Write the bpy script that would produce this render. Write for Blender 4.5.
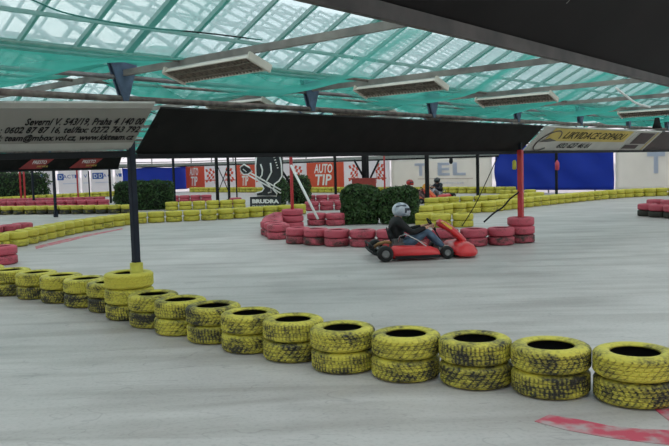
import bpy, bmesh, math, random
from mathutils import Vector, Matrix, noise
random.seed(7)
for o in list(bpy.data.objects): bpy.data.objects.remove(o)
SC = bpy.context.scene
COL = SC.collection
PI = math.pi
# ------------------------------------------------------------------ camera
FP, HC, ROLL = 750.0, 1.7, 0.027
PITCH = math.atan(57/FP)
CF = Vector((0, math.cos(PITCH), -math.sin(PITCH)))
R0 = Vector((1, 0, 0)); U0 = Vector((0, math.sin(PITCH), math.cos(PITCH)))
CR = R0*math.cos(ROLL) - U0*math.sin(ROLL)
CU = R0*math.sin(ROLL) + U0*math.cos(ROLL)
cam = bpy.data.cameras.new('camera'); co = bpy.data.objects.new('camera', cam); COL.objects.link(co)
cam.sensor_width = 36; cam.lens = FP/669*36; cam.clip_start = .05; cam.clip_end = 500
co.matrix_world = Matrix(((CR.x, CU.x, -CF.x, 0), (CR.y, CU.y, -CF.y, 0), (CR.z, CU.z, -CF.z, HC), (0, 0, 0, 1)))
SC.camera = co
# ------------------------------------------------------------------ light and exposure
SC.view_settings.view_transform = 'Standard'; SC.view_settings.look = 'None'
SC.view_settings.exposure = 0.08; SC.view_settings.gamma = 1; SC.view_settings.use_curve_mapping = False
SC.cycles.transparent_max_bounces = 24
SC.cycles.max_bounces = 10
W = bpy.data.worlds.new('overcast_sky'); SC.world = W; W.use_nodes = True
nt = W.node_tree; nt.nodes.clear()
out = nt.nodes.new('ShaderNodeOutputWorld'); bg = nt.nodes.new('ShaderNodeBackground')
tc = nt.nodes.new('ShaderNodeTexCoord'); nz = nt.nodes.new('ShaderNodeTexNoise'); nz.inputs['Scale'].default_value = 2.5
nz.inputs['Detail'].default_value = 4
cr = nt.nodes.new('ShaderNodeValToRGB')
cr.color_ramp.elements[0].position = .35; cr.color_ramp.elements[0].color = (.63, .61, .70, 1)
cr.color_ramp.elements[1].position = .62; cr.color_ramp.elements[1].color = (1, .90, .905, 1)
nt.links.new(tc.outputs['Generated'], nz.inputs['Vector']); nt.links.new(nz.outputs['Fac'], cr.inputs['Fac'])
nt.links.new(cr.outputs['Color'], bg.inputs['Color']); bg.inputs['Strength'].default_value = 1.95
nt.links.new(bg.outputs['Background'], out.inputs['Surface'])
SUN = bpy.data.lights.new('hazy_sun', 'SUN'); SUN.energy = .6; SUN.angle = 1.2
so = bpy.data.objects.new('hazy_sun', SUN); COL.objects.link(so); so.rotation_euler = (.5, .35, 0); so.location = (0, 0, 30)

# ------------------------------------------------------------------ places
A = Vector((.6635, .7483, 0)); B = Vector((-.7483, .6635, 0)); Z = Vector((0, 0, 1))
def W3(s, q, z=0): return A*s + B*q + Z*z            # greenhouse grid -> world
def ray(px, py): return CF + CR*((px-334.5)/FP) + CU*((223-py)/FP)
def ground(px, py, z=0):
    d = ray(px, py); t = (z-HC)/d.z
    return Vector((d.x*t, d.y*t, z))
def on_s(px, S, py=166):      # point of the plane s=S seen in this direction
    d = ray(px, py); t = S/d.dot(A); p = d*t; return p.dot(B), HC+p.z
def on_q(px, Q, py=166):
    d = ray(px, py); t = Q/d.dot(B); p = d*t; return p.dot(A), HC+p.z
def at(px, py, Y):
    d = ray(px, py); return Vector((d.x*Y/d.y, Y, HC+d.z*Y/d.y))
ZV = 0

# ------------------------------------------------------------------ materials
MATS = {}
def mat(name, col, rough=.6, metal=0, var=.12, scale=6, bump=0, col2=None, bscale=None, spec=None):
    if name in MATS: return MATS[name]
    m = bpy.data.materials.new(name); m.use_nodes = True; MATS[name] = m
    t = m.node_tree; p = t.nodes['Principled BSDF']
    tc = t.nodes.new('ShaderNodeTexCoord'); n = t.nodes.new('ShaderNodeTexNoise')
    n.inputs['Scale'].default_value = scale; n.inputs['Detail'].default_value = 5
    t.links.new(tc.outputs['Object'], n.inputs['Vector'])
    r = t.nodes.new('ShaderNodeValToRGB')
    c2 = col2 or tuple(max(0, c*(1-var*2)) for c in col)
    r.color_ramp.elements[0].position = .32; r.color_ramp.elements[0].color = (*c2, 1)
    r.color_ramp.elements[1].position = .66; r.color_ramp.elements[1].color = (*col, 1)
    t.links.new(n.outputs['Fac'], r.inputs['Fac']); t.links.new(r.outputs['Color'], p.inputs['Base Color'])
    p.inputs['Roughness'].default_value = rough; p.inputs['Metallic'].default_value = metal
    if spec is not None: p.inputs['Specular IOR Level'].default_value = spec
    if bump:
        b = t.nodes.new('ShaderNodeBump'); b.inputs['Strength'].default_value = bump
        n2 = t.nodes.new('ShaderNodeTexNoise'); n2.inputs['Scale'].default_value = bscale or scale*4
        t.links.new(tc.outputs['Object'], n2.inputs['Vector']); t.links.new(n2.outputs['Fac'], b.inputs['Height'])
        t.links.new(b.outputs['Normal'], p.inputs['Normal'])
    return m

def tyre_mat(name, paint, paint2, dark=(.024, .022, .015), bias=0.0):
    m = bpy.data.materials.new(name); m.use_nodes = True
    t = m.node_tree; N = t.nodes.new; L = t.links.new; p = t.nodes['Principled BSDF']
    tc = N('ShaderNodeTexCoord'); oi = N('ShaderNodeObjectInfo')
    mul = N('ShaderNodeMath'); mul.operation = 'MULTIPLY'; mul.inputs[1].default_value = 53
    L(oi.outputs['Random'], mul.inputs[0])
    mp = N('ShaderNodeMapping'); mp.inputs['Scale'].default_value = (1, 1, 1.7)
    L(tc.outputs['Object'], mp.inputs['Vector'])
    add = N('ShaderNodeVectorMath'); add.operation = 'ADD'
    cx = N('ShaderNodeCombineXYZ'); L(mul.outputs[0], cx.inputs[0]); L(mul.outputs[0], cx.inputs[1])
    L(mp.outputs['Vector'], add.inputs[0]); L(cx.outputs[0], add.inputs[1])
    n1 = N('ShaderNodeTexNoise'); n1.inputs['Scale'].default_value = 4.5; n1.inputs['Detail'].default_value = 6; n1.inputs['Roughness'].default_value = .65
    n2 = N('ShaderNodeTexNoise'); n2.inputs['Scale'].default_value = 38; n2.inputs['Detail'].default_value = 4
    L(add.outputs[0], n1.inputs['Vector']); L(add.outputs[0], n2.inputs['Vector'])
    at_ = N('ShaderNodeAttribute'); at_.attribute_name = 'groove'
    aw = N('ShaderNodeAttribute'); aw.attribute_type = 'OBJECT'; aw.attribute_name = 'wear'
    # wear = n1*1 + n2*.35 + groove*.35 + wear*.3
    def ma(op, a, b):
        x = N('ShaderNodeMath'); x.operation = op
        for i, v in enumerate((a, b)):
            if isinstance(v, (int, float)): x.inputs[i].default_value = v
            else: L(v, x.inputs[i])
        return x.outputs[0]
    w = ma('ADD', n1.outputs['Fac'], ma('MULTIPLY', n2.outputs['Fac'], .42))
    w = ma('ADD', w, ma('MULTIPLY', at_.outputs['Fac'], .13))
    w = ma('ADD', w, ma('MULTIPLY', aw.outputs['Fac'], .26))
    w = ma('ADD', w, bias)
    ramp = N('ShaderNodeValToRGB'); ramp.color_ramp.elements[0].position = .72; ramp.color_ramp.elements[1].position = 1.04
    L(w, ramp.inputs['Fac'])
    mixp = N('ShaderNodeMixRGB'); mixp.inputs[1].default_value = (*paint, 1); mixp.inputs[2].default_value = (*paint2, 1)
    L(n2.outputs['Fac'], mixp.inputs[0])
    mix = N('ShaderNodeMixRGB'); L(ramp.outputs['Color'], mix.inputs[0]); L(mixp.outputs[0], mix.inputs[1]); mix.inputs[2].default_value = (*dark, 1)
    L(mix.outputs[0], p.inputs['Base Color']); p.inputs['Roughness'].default_value = .62
    b = N('ShaderNodeBump'); b.inputs['Strength'].default_value = .25; b.inputs['Distance'].default_value = .01
    L(n2.outputs['Fac'], b.inputs['Height']); L(b.outputs['Normal'], p.inputs['Normal'])
    MATS[name] = m
    return m
M_YT = tyre_mat('yellow_painted_rubber', (.62, .54, .06), (.45, .39, .05))
M_RT = tyre_mat('red_painted_rubber', (.54, .085, .12), (.40, .06, .09), bias=-.02)
M_BT = mat('bare_black_rubber', (.013, .013, .013), .85)
M_BLACK = mat('black_paint', (.012, .0125, .014), .6, spec=.2)
M_NAVY = mat('dark_blue_black_steel', (.012, .016, .028), .6, spec=.25)
M_REDP = mat('red_painted_steel', (.5, .03, .035), .4)
M_WHITEP = mat('white_paint', (.75, .75, .73), .5, var=.05)
M_PIPE = mat('rusty_grey_pipe', (.20, .17, .145), .7, var=.3, scale=9, col2=(.07, .055, .05), bump=.2)
M_STEEL = mat('galvanised_steel', (.24, .24, .24), .5, .4, var=.2, scale=5)
M_BEAM = mat('worn_beam_paint', (.30, .28, .25), .7, var=.3, scale=3, col2=(.14, .13, .125))
M_BRK = mat('blue_grey_bracket', (.09, .14, .22), .5, .1, var=.3, scale=8, col2=(.045, .07, .12))
M_ALU = mat('glazing_bar_metal', (.33, .35, .35), .5, .3)
M_BOARD = mat('black_sign_board', (.0125, .0118, .011), .7, var=.2, scale=4, spec=.12)
M_GREYB = mat('grey_sign_board', (.24, .225, .20), .6, var=.06, scale=1.5)
M_GREYB2 = mat('pale_sign_margin', (.40, .385, .35), .6, var=.05)
M_LET = mat('dark_lettering', (.010, .010, .011), .7, spec=.2)
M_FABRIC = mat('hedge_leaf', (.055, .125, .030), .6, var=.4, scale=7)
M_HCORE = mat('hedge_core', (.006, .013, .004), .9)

# floor
def cloth(name, col, w=.5):
    m = bpy.data.materials.new(name); m.use_nodes = True; t = m.node_tree; p = t.nodes['Principled BSDF']; N = t.nodes.new; L = t.links.new
    tc = N('ShaderNodeTexCoord'); n = N('ShaderNodeTexNoise'); n.inputs['Scale'].default_value = 1.3; n.inputs['Detail'].default_value = 4; L(tc.outputs['Object'], n.inputs['Vector'])
    r = N('ShaderNodeValToRGB'); r.color_ramp.elements[0].color = (*[c*.85 for c in col], 1); r.color_ramp.elements[1].color = (*col, 1); L(n.outputs['Fac'], r.inputs['Fac'])
    p.inputs['Roughness'].default_value = .6; L(r.outputs[0], p.inputs['Base Color'])
    tl = N('ShaderNodeBsdfTranslucent'); L(r.outputs[0], tl.inputs[0]); mx = N('ShaderNodeMixShader'); mx.inputs[0].default_value = w
    L(p.outputs[0], mx.inputs[1]); L(tl.outputs[0], mx.inputs[2]); L(mx.outputs[0], t.nodes['Material Output'].inputs[0]); MATS[name] = m; return m
def floor_mat():
    m = bpy.data.materials.new('polished_concrete'); m.use_nodes = True; t = m.node_tree; N = t.nodes.new; L = t.links.new
    p = t.nodes['Principled BSDF']; tc = N('ShaderNodeTexCoord')
    a = N('ShaderNodeTexNoise'); a.inputs['Scale'].default_value = .55; a.inputs['Detail'].default_value = 9; a.inputs['Roughness'].default_value = .6
    L(tc.outputs['Object'], a.inputs['Vector'])
    mp = N('ShaderNodeMapping'); mp.inputs['Rotation'].default_value = (0, 0, -.35); mp.inputs['Scale'].default_value = (.45, 3.2, 1); L(tc.outputs['Object'], mp.inputs['Vector'])
    b = N('ShaderNodeTexNoise'); b.inputs['Scale'].default_value = .8; b.inputs['Detail'].default_value = 7; b.inputs['Distortion'].default_value = .6; L(mp.outputs[0], b.inputs['Vector'])
    c = N('ShaderNodeTexNoise'); c.inputs['Scale'].default_value = 30; c.inputs['Detail'].default_value = 5; L(tc.outputs['Object'], c.inputs['Vector'])
    r = N('ShaderNodeValToRGB'); e = r.color_ramp.elements; e[0].position = .3; e[0].color = (.385, .355, .345, 1); e[1].position = .7; e[1].color = (.53, .495, .477, 1)
    L(a.outputs['Fac'], r.inputs['Fac'])
    r2 = N('ShaderNodeValToRGB'); e = r2.color_ramp.elements; e[0].position = .36; e[0].color = (.73, .715, .70, 1); e[1].position = .56; e[1].color = (1, 1, 1, 1)
    L(b.outputs['Fac'], r2.inputs['Fac'])
    mx = N('ShaderNodeMixRGB'); mx.blend_type = 'MULTIPLY'; mx.inputs[0].default_value = .85; L(r.outputs[0], mx.inputs[1]); L(r2.outputs[0], mx.inputs[2])
    r3 = N('ShaderNodeValToRGB'); e = r3.color_ramp.elements; e[0].position = .32; e[0].color = (.8, .8, .8, 1); e[1].position = .5; e[1].color = (1, 1, 1, 1); L(c.outputs['Fac'], r3.inputs['Fac'])
    mx2 = N('ShaderNodeMixRGB'); mx2.blend_type = 'MULTIPLY'; mx2.inputs[0].default_value = .6; L(mx.outputs[0], mx2.inputs[1]); L(r3.outputs[0], mx2.inputs[2])
    # thin dark tyre scuffs
    v = N('ShaderNodeTexNoise'); v.inputs['Scale'].default_value = .9; v.inputs['Detail'].default_value = 2; v.inputs['Distortion'].default_value = 1.2
    mp2 = N('ShaderNodeMapping'); mp2.inputs['Rotation'].default_value = (0, 0, .5); mp2.inputs['Scale'].default_value = (.7, 2.2, 1); L(tc.outputs['Object'], mp2.inputs['Vector']); L(mp2.outputs[0], v.inputs['Vector'])
    s = N('ShaderNodeMath'); s.operation = 'SUBTRACT'; s.inputs[1].default_value = .5; L(v.outputs['Fac'], s.inputs[0])
    ab = N('ShaderNodeMath'); ab.operation = 'ABSOLUTE'; L(s.outputs[0], ab.inputs[0])
    r4 = N('ShaderNodeValToRGB'); e = r4.color_ramp.elements; e[0].position = 0; e[0].color = (.72, .72, .73, 1); e[1].position = .006; e[1].color = (1, 1, 1, 1); L(ab.outputs[0], r4.inputs['Fac'])
    mx3 = N('ShaderNodeMixRGB'); mx3.blend_type = 'MULTIPLY'; mx3.inputs[0].default_value = .7; L(mx2.outputs[0], mx3.inputs[1]); L(r4.outputs[0], mx3.inputs[2])
    L(mx3.outputs[0], p.inputs['Base Color'])
    rr = N('ShaderNodeMapRange'); rr.inputs[3].default_value = .38; rr.inputs[4].default_value = .6; L(b.outputs['Fac'], rr.inputs[0]); L(rr.outputs[0], p.inputs['Roughness'])
    bu = N('ShaderNodeBump'); bu.inputs['Strength'].default_value = .06; L(c.outputs['Fac'], bu.inputs['Height']); L(bu.outputs[0], p.inputs['Normal'])
    p.inputs['Specular IOR Level'].default_value = .35
    return m
M_FLOOR = floor_mat()

def sheer(name, col, transp, facing=False, trans_col=(1, 1, 1), dirt=.12, scale=1.5, power=1.0, diffw=.4):
    m = bpy.data.materials.new(name); m.use_nodes = True; t = m.node_tree; t.nodes.clear(); N = t.nodes.new; L = t.links.new
    o = N('ShaderNodeOutputMaterial'); tr = N('ShaderNodeBsdfTransparent'); tr.inputs[0].default_value = (*trans_col, 1)
    d = N('ShaderNodeBsdfDiffuse'); tl = N('ShaderNodeBsdfTranslucent'); d.inputs[0].default_value = (*col, 1); tl.inputs[0].default_value = (*col, 1)
    mx = N('ShaderNodeMixShader'); mx.inputs[0].default_value = 1-diffw; L(d.outputs[0], mx.inputs[1]); L(tl.outputs[0], mx.inputs[2])
    f = N('ShaderNodeMixShader'); L(tr.outputs[0], f.inputs[1]); L(mx.outputs[0], f.inputs[2])
    tc = N('ShaderNodeTexCoord'); n = N('ShaderNodeTexNoise'); n.inputs['Scale'].default_value = scale; n.inputs['Detail'].default_value = 5; L(tc.outputs['Object'], n.inputs['Vector'])
    a = N('ShaderNodeMath'); a.operation = 'MULTIPLY_ADD'; L(n.outputs['Fac'], a.inputs[0]); a.inputs[1].default_value = dirt*2; a.inputs[2].default_value = (1-transp)-dirt
    val = a.outputs[0]
    if facing:     # a net seen at a slant covers more: opacity = 1-(1-c)^(1/cos)
        g = N('ShaderNodeNewGeometry'); dot = N('ShaderNodeVectorMath'); dot.operation = 'DOT_PRODUCT'
        L(g.outputs['Normal'], dot.inputs[0]); L(g.outputs['Incoming'], dot.inputs[1])
        ab = N('ShaderNodeMath'); ab.operation = 'ABSOLUTE'; L(dot.outputs['Value'], ab.inputs[0])
        mxx = N('ShaderNodeMath'); mxx.operation = 'MAXIMUM'; mxx.inputs[1].default_value = .06; L(ab.outputs[0], mxx.inputs[0])
        inv = N('ShaderNodeMath'); inv.operation = 'DIVIDE'; inv.inputs[0].default_value = power; L(mxx.outputs[0], inv.inputs[1])
        om = N('ShaderNodeMath'); om.operation = 'SUBTRACT'; om.inputs[0].default_value = 1; L(val, om.inputs[1])
        pw = N('ShaderNodeMath'); pw.operation = 'POWER'; L(om.outputs[0], pw.inputs[0]); L(inv.outputs[0], pw.inputs[1])
        o2 = N('ShaderNodeMath'); o2.operation = 'SUBTRACT'; o2.inputs[0].default_value = 1; L(pw.outputs[0], o2.inputs[1]); val = o2.outputs[0]
    L(val, f.inputs[0]); L(f.outputs[0], o.inputs[0]); MATS[name] = m
    return m
M_GLASS = sheer('milky_greenhouse_glass', (.82, .86, .93), .64, dirt=.16, scale=1.1)
M_NET = sheer('green_shade_net', (.055, .36, .29), (.80), True, (.86, 1, .965), .05, 1.2, diffw=.35)
M_FILM = sheer('white_wall_film', (.86, .88, .9), .25, dirt=.1, scale=.8)

# ------------------------------------------------------------------ mesh builder
def root_matrix(o):
    m = Matrix.Identity(4)
    while o is not None:
        m = o.matrix_basis @ m; o = o.parent
    return m
class MB:
    def __init__(s): s.bm = bmesh.new()
    def quad(s, pts, mi=0):
        f = s.bm.faces.new([s.bm.verts.new(p) for p in pts]); f.material_index = mi; return f
    def hexa(s, v8, mi=0):
        vs = [s.bm.verts.new(p) for p in v8]
        for idx in ((0, 3, 2, 1), (4, 5, 6, 7), (0, 1, 5, 4), (1, 2, 6, 5), (2, 3, 7, 6), (3, 0, 4, 7)):
            f = s.bm.faces.new([vs[i] for i in idx]); f.material_index = mi
    def box(s, c, size, ax=None, mi=0):
        c = Vector(c); X, Y, Zz = ax if ax else (Vector((1, 0, 0)), Vector((0, 1, 0)), Vector((0, 0, 1)))
        a, b, d = size[0]/2, size[1]/2, size[2]/2
        s.hexa([c+X*i*a+Y*j*b+Zz*k*d for k in (-1, 1) for i, j in ((-1, -1), (1, -1), (1, 1), (-1, 1))], mi)
    def bar(s, p, q, w, h, up=Z, mi=0):
        p = Vector(p); q = Vector(q); d = (q-p).normalized(); sd = d.cross(up).normalized(); u = sd.cross(d).normalized()
        s.hexa([e+sd*i*w/2+u*j*h/2 for e in (p, q) for i, j in ((-1, -1), (1, -1), (1, 1), (-1, 1))], mi)
    def tube(s, pts, r, n=8, cap=True, mi=0):
        pts = [Vector(p) for p in pts]; rs = r if isinstance(r, (list, tuple)) else [r]*len(pts)
        rings = []; ref = None
        for i, p in enumerate(pts):
            d = (pts[min(i+1, len(pts)-1)]-pts[max(i-1, 0)]).normalized()
            if ref is None: ref = Vector((0, 0, 1)) if abs(d.z) < .9 else Vector((1, 0, 0))
            u = d.cross(ref).normalized(); v = d.cross(u).normalized(); ref = -v if False else ref
            rings.append([s.bm.verts.new(p+(u*math.cos(2*PI*k/n)+v*math.sin(2*PI*k/n))*rs[i]) for k in range(n)])
        for a, b in zip(rings, rings[1:]):
            for k in range(n):
                f = s.bm.faces.new((a[k], a[(k+1) % n], b[(k+1) % n], b[k])); f.smooth = True; f.material_index = mi
        if cap: 
            for rg in (rings[0], rings[-1]):
                f = s.bm.faces.new(rg); f.material_index = mi
    def lathe(s, prof, c=(0, 0, 0), n=24, axis='z', close=False, mi=None):
        c = Vector(c); rings = []
        for k in range(n):
            a = 2*PI*k/n; ca, sa = math.cos(a), math.sin(a)
            rg = []
            for r, h in prof:
                v = Vector((r*ca, r*sa, h)) if axis == 'z' else (Vector((r*ca, h, r*sa)) if axis == 'y' else Vector((h, r*ca, r*sa)))
                rg.append(s.bm.verts.new(c+v))
            rings.append(rg)
        m = len(prof)
        for k in range(n):
            a, b = rings[k], rings[(k+1) % n]
            for i in range(m if close else m-1):
                j = (i+1) % m
                f = s.bm.faces.new((a[i], b[i], b[j], a[j])); f.smooth = True
                if mi: f.material_index = mi(i)
    def ell(s, c, r, n=14, m=10, mi=0):
        b = bmesh.new(); bmesh.ops.create_uvsphere(b, u_segments=n, v_segments=m, radius=1)
        mp = {v: s.bm.verts.new(Vector(c)+Vector((v.co.x*r[0], v.co.y*r[1], v.co.z*r[2]))) for v in b.verts}
        for f in b.faces: 
            g = s.bm.faces.new([mp[v] for v in f.verts]); g.smooth = True; g.material_index = mi
        b.free()
    def poly(s, pts, d, mi=0):      # outline extruded by vector d
        d = Vector(d); pts = [Vector(p) for p in pts]
        a = [s.bm.verts.new(p) for p in pts]; b = [s.bm.verts.new(p+d) for p in pts]; n = len(pts)
        fs = [s.bm.faces.new(a), s.bm.faces.new(b[::-1])]+[s.bm.faces.new((a[i], b[i], b[(i+1) % n], a[(i+1) % n])) for i in range(n)]
        for f in fs: f.material_index = mi
    def loft(s, rings, cap=True, mi=0, smooth=True):
        rr = [[s.bm.verts.new(p) for p in r] for r in rings]; n = len(rr[0])
        for a, b in zip(rr, rr[1:]):
            for k in range(n):
                f = s.bm.faces.new((a[k], a[(k+1) % n], b[(k+1) % n], b[k])); f.smooth = smooth; f.material_index = mi
        if cap:
            for r in (rr[0], rr[-1]): s.bm.faces.new(r).material_index = mi
    def grid(s, fn, nu, nv, mi=0, smooth=True):
        g = [[s.bm.verts.new(fn(i/nu, j/nv)) for j in range(nv+1)] for i in range(nu+1)]
        for i in range(nu):
            for j in range(nv):
                f = s.bm.faces.new((g[i][j], g[i+1][j], g[i+1][j+1], g[i][j+1])); f.smooth = smooth; f.material_index = mi
    def build(s, name, m, parent=None, local=False, fix=True, bevel=0):
        if bevel: bmesh.ops.bevel(s.bm, geom=list(s.bm.edges), offset=bevel, segments=2, affect='EDGES', clamp_overlap=True)
        if fix: bmesh.ops.recalc_face_normals(s.bm, faces=list(s.bm.faces))
        if parent is not None and not local: s.bm.transform(root_matrix(parent).inverted())
        me = bpy.data.meshes.new(name); s.bm.to_mesh(me); s.bm.free()
        for x in (m if isinstance(m, (list, tuple)) else [m]): me.materials.append(x)
        o = bpy.data.objects.new(name, me); COL.objects.link(o)
        if parent is not None: o.parent = parent
        return o
    def pivot(s, name, m, base):     # a one-mesh thing with its origin at its base
        base = Vector(base); bmesh.ops.translate(s.bm, verts=list(s.bm.verts), vec=-base)
        o = s.build(name, m); o.location = base; return o
def tag(o, label, cat, group=None, kind=None):
    o['label'] = label; o['category'] = cat
    if group: o['group'] = group
    if kind: o['kind'] = kind
    return o
def thing(name, label, cat, loc=(0, 0, 0), rz=0, group=None):
    o = bpy.data.objects.new(name, None); COL.objects.link(o); o.empty_display_size = .1
    o.location = loc; o.rotation_euler = (0, 0, rz); return tag(o, label, cat, group)
def struct(o): o['kind'] = 'structure'; return o
def kids(o): return [c for c in bpy.data.objects if c.parent == o]
def text(body, origin, xd, yd, width, height, m, parent, name='lettering', shear=0, ext=.003, off=0, font_off=0):
    cu = bpy.data.curves.new('t', 'FONT'); cu.body = body; cu.shear = shear; cu.extrude = ext; cu.offset = font_off; cu.resolution_u = 2
    t = bpy.data.objects.new('t', cu); COL.objects.link(t); bpy.context.view_layer.update()
    me = bpy.data.meshes.new_from_object(t.evaluated_get(bpy.context.evaluated_depsgraph_get()))
    bpy.data.objects.remove(t); bm = bmesh.new(); bm.from_mesh(me); bpy.data.meshes.remove(me)
    xs = [v.co.x for v in bm.verts]; ys = [v.co.y for v in bm.verts]; x0, x1, y0, y1 = min(xs), max(xs), min(ys), max(ys)
    xd = Vector(xd).normalized(); yd = Vector(yd).normalized(); nn = xd.cross(yd).normalized()
    for v in bm.verts:
        a = (v.co.x-x0)/(x1-x0)*width; b = (v.co.y-y0)/(y1-y0)*height; c = v.co.z
        v.co = Vector(origin)+xd*a+yd*b+nn*(c+off)
    b = MB(); b.bm.free(); b.bm = bm
    return b.build(name, m, parent)

# ================================================================== STRUCTURE
b = MB(); b.quad([(-70, -22, 0), (45, -22, 0), (45, 75, 0), (-70, 75, 0)]); struct(b.build('floor', M_FLOOR))
M_GR = mat('grass_outside', (.08, .12, .05), .9)
b = MB(); b.quad([(-250, -200, -.06), (250, -200, -.06), (250, 260, -.06), (-250, 260, -.06)]); struct(b.build('ground_outside', M_GR))

SK = [5.03+3.2*k for k in range(-5, 11)]       # frames along A
S0, S1, Q0, Q1 = SK[0], 37.03, -2.3, 48.5
GQ = [-2.3, 7.7, 17.7, 27.7, 37.7, 48.5]       # gutters
GZ, TAN = 3.02, .5
# roof glass, glazing bars, ridges, gutters
for gi in range(5):
    q0, q1 = GQ[gi], GQ[gi+1]; qm = (q0+q1)/2; zr = GZ+TAN*(qm-q0)
    for half, (qa, qb) in enumerate(((q0, qm), (q1, qm))):
        b = MB(); b.quad([W3(S0, qa, GZ+.03), W3(S1, qa, GZ+.03), W3(S1, qb, zr+.03), W3(S0, qb, zr+.03)])
        struct(b.build('ceiling', M_GLASS, fix=False))
        b = MB(); s = S0; i = 0
        while s < S1:
            w = .09 if i % 5 == 0 else (.035 if i % 2 else .05)
            b.bar(W3(s, qa, GZ), W3(s, qb, zr), w, .05); s += .64; i += 1
        for fr in (.12, .5, .85):
            q = qa+(qb-qa)*fr; b.bar(W3(S0, q, GZ+(zr-GZ)*fr-.05), W3(S1, q, GZ+(zr-GZ)*fr-.05), .04, .04)
        struct(b.build('roof_glazing_bars', M_ALU))
    # horizontal ties across the span
    b = MB()
    for s in SK:
        b.bar(W3(s, q0, 2.845), W3(s, q1, 2.845), .05, .07)
    struct(b.build('roof_tie_beams', M_BEAM))
    b = MB(); b.tube([W3(S0, q1-1.1, 2.87), W3(S1, q1-1.1, 2.87)], .02, 8); b.tube([W3(S0, q0+1.1, 2.87), W3(S1, q0+1.1, 2.87)], .02, 8)
    struct(b.build('roof_net_rails', M_PIPE))
for gi, q in enumerate(GQ):
    if gi == 0 or gi == 5: continue
    b = MB(); b.bar(W3(S0, q, GZ+.03), W3(S1, q, GZ+.03), .16, .09); struct(b.build('roof_gutter', M_STEEL))
    b = MB(); b.tube([W3(S0, q, 2.55), W3(S1, q, 2.55)], .038, 10); struct(b.build('roof_pipe', M_PIPE))
    b = MB(); b.tube([W3(S0, q+.02, 2.80), W3(S1, q+.02, 2.80)], .028, 10); struct(b.build('roof_pipe', M_STEEL))
    b = MB()
    for s in SK:      # wedge brackets holding the pipes under the gutter
        c = W3(s, q)
        for t in (-.035, .035):
            b.hexa([c+A*x+B*(t+y)+Z*z for z, w in ((2.52, .03), (2.97, .18)) for x, y in ((-w, -.012), (w, -.012), (w, .012), (-w, .012))])
    struct(b.build('truss_brackets', M_BRK))
    b = MB()
    for s in SK:
        for d in (-1, 1):
            b.bar(W3(s+d*.35, q, 2.55), W3(s+d*.12, q, 2.44), .02, .02)
        b.bar(W3(s+1.6, q, 2.42), W3(s+1.6, q, 2.6), .02, .02)
    struct(b.build('truss_clips', M_BRK))

# posts of the inner frames
POSTM = M_NAVY
# side walls
def wq(px): return on_s(px, 36.95)[0]
def ws(px): return on_q(px, 48.42)[0]
b = MB()
for gi in range(5):
    q0, q1 = GQ[gi], GQ[gi+1]; qm = (q0+q1)/2
    b.bm.faces.new([b.bm.verts.new(W3(S1, q, z)) for q, z in ((q0, 0), (q1, 0), (q1, GZ), (qm, GZ+TAN*(qm-q0)), (q0, GZ))])
struct(b.build('wall_back', M_FILM, fix=False))
b = MB(); b.quad([W3(S0, Q1, 0), W3(S1, Q1, 0), W3(S1, Q1, GZ), W3(S0, Q1, GZ)]); struct(b.build('wall_left', M_FILM, fix=False))
b = MB(); b.quad([W3(S0, Q0, 0), W3(S1, Q0, 0), W3(S1, Q0, GZ), W3(S0, Q0, GZ)]); struct(b.build('wall_right', M_FILM, fix=False))
b = MB()
for gi in range(5):
    q0, q1 = GQ[gi], GQ[gi+1]; qm = (q0+q1)/2
    b.bm.faces.new([b.bm.verts.new(W3(S0, q, z)) for q, z in ((q0, 0), (q1, 0), (q1, GZ), (qm, GZ+TAN*(qm-q0)), (q0, GZ))])
struct(b.build('wall_front', M_FILM, fix=False))
# wall framing
b = MB()
q = Q0
while q < Q1: b.bar(W3(S1-.05, q, 0), W3(S1-.05, q, GZ), .06, .06, up=A); q += 2.5
for z in (2.35, 2.95): b.bar(W3(S1-.05, Q0, z), W3(S1-.05, Q1, z), .06, .06)
struct(b.build('trim_1', M_STEEL))
b = MB()
s = S0
while s < S1: b.bar(W3(s, Q1-.05, 0), W3(s, Q1-.05, GZ), .06, .06, up=B); s += 3.2
for z in (2.35, 2.95): b.bar(W3(S0, Q1-.05, z), W3(S1, Q1-.05, z), .06, .06)
struct(b.build('trim_2', M_STEEL))
M_FASC = mat('grey_fascia', (.33, .33, .31), .6)
b = MB(); b.bar(W3(36.85, wq(500), 2.14), W3(36.85, 48.4, 2.14), .08, .2); struct(b.build('trim_3', M_FASC))
b = MB(); b.bar(W3(36.78, wq(500), 2.0), W3(36.78, 48.4, 2.0), .06, .09); struct(b.build('trim_4', M_BLACK))
b = MB(); b.bar(W3(12, 48.3, 2.14), W3(36.85, 48.3, 2.14), .08, .22); struct(b.build('trim_5', M_FASC))
b = MB(); b.bar(W3(12, 48.2, 2.0), W3(36.8, 48.2, 2.0), .05, .07); struct(b.build('trim_6', M_BLACK))

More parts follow.
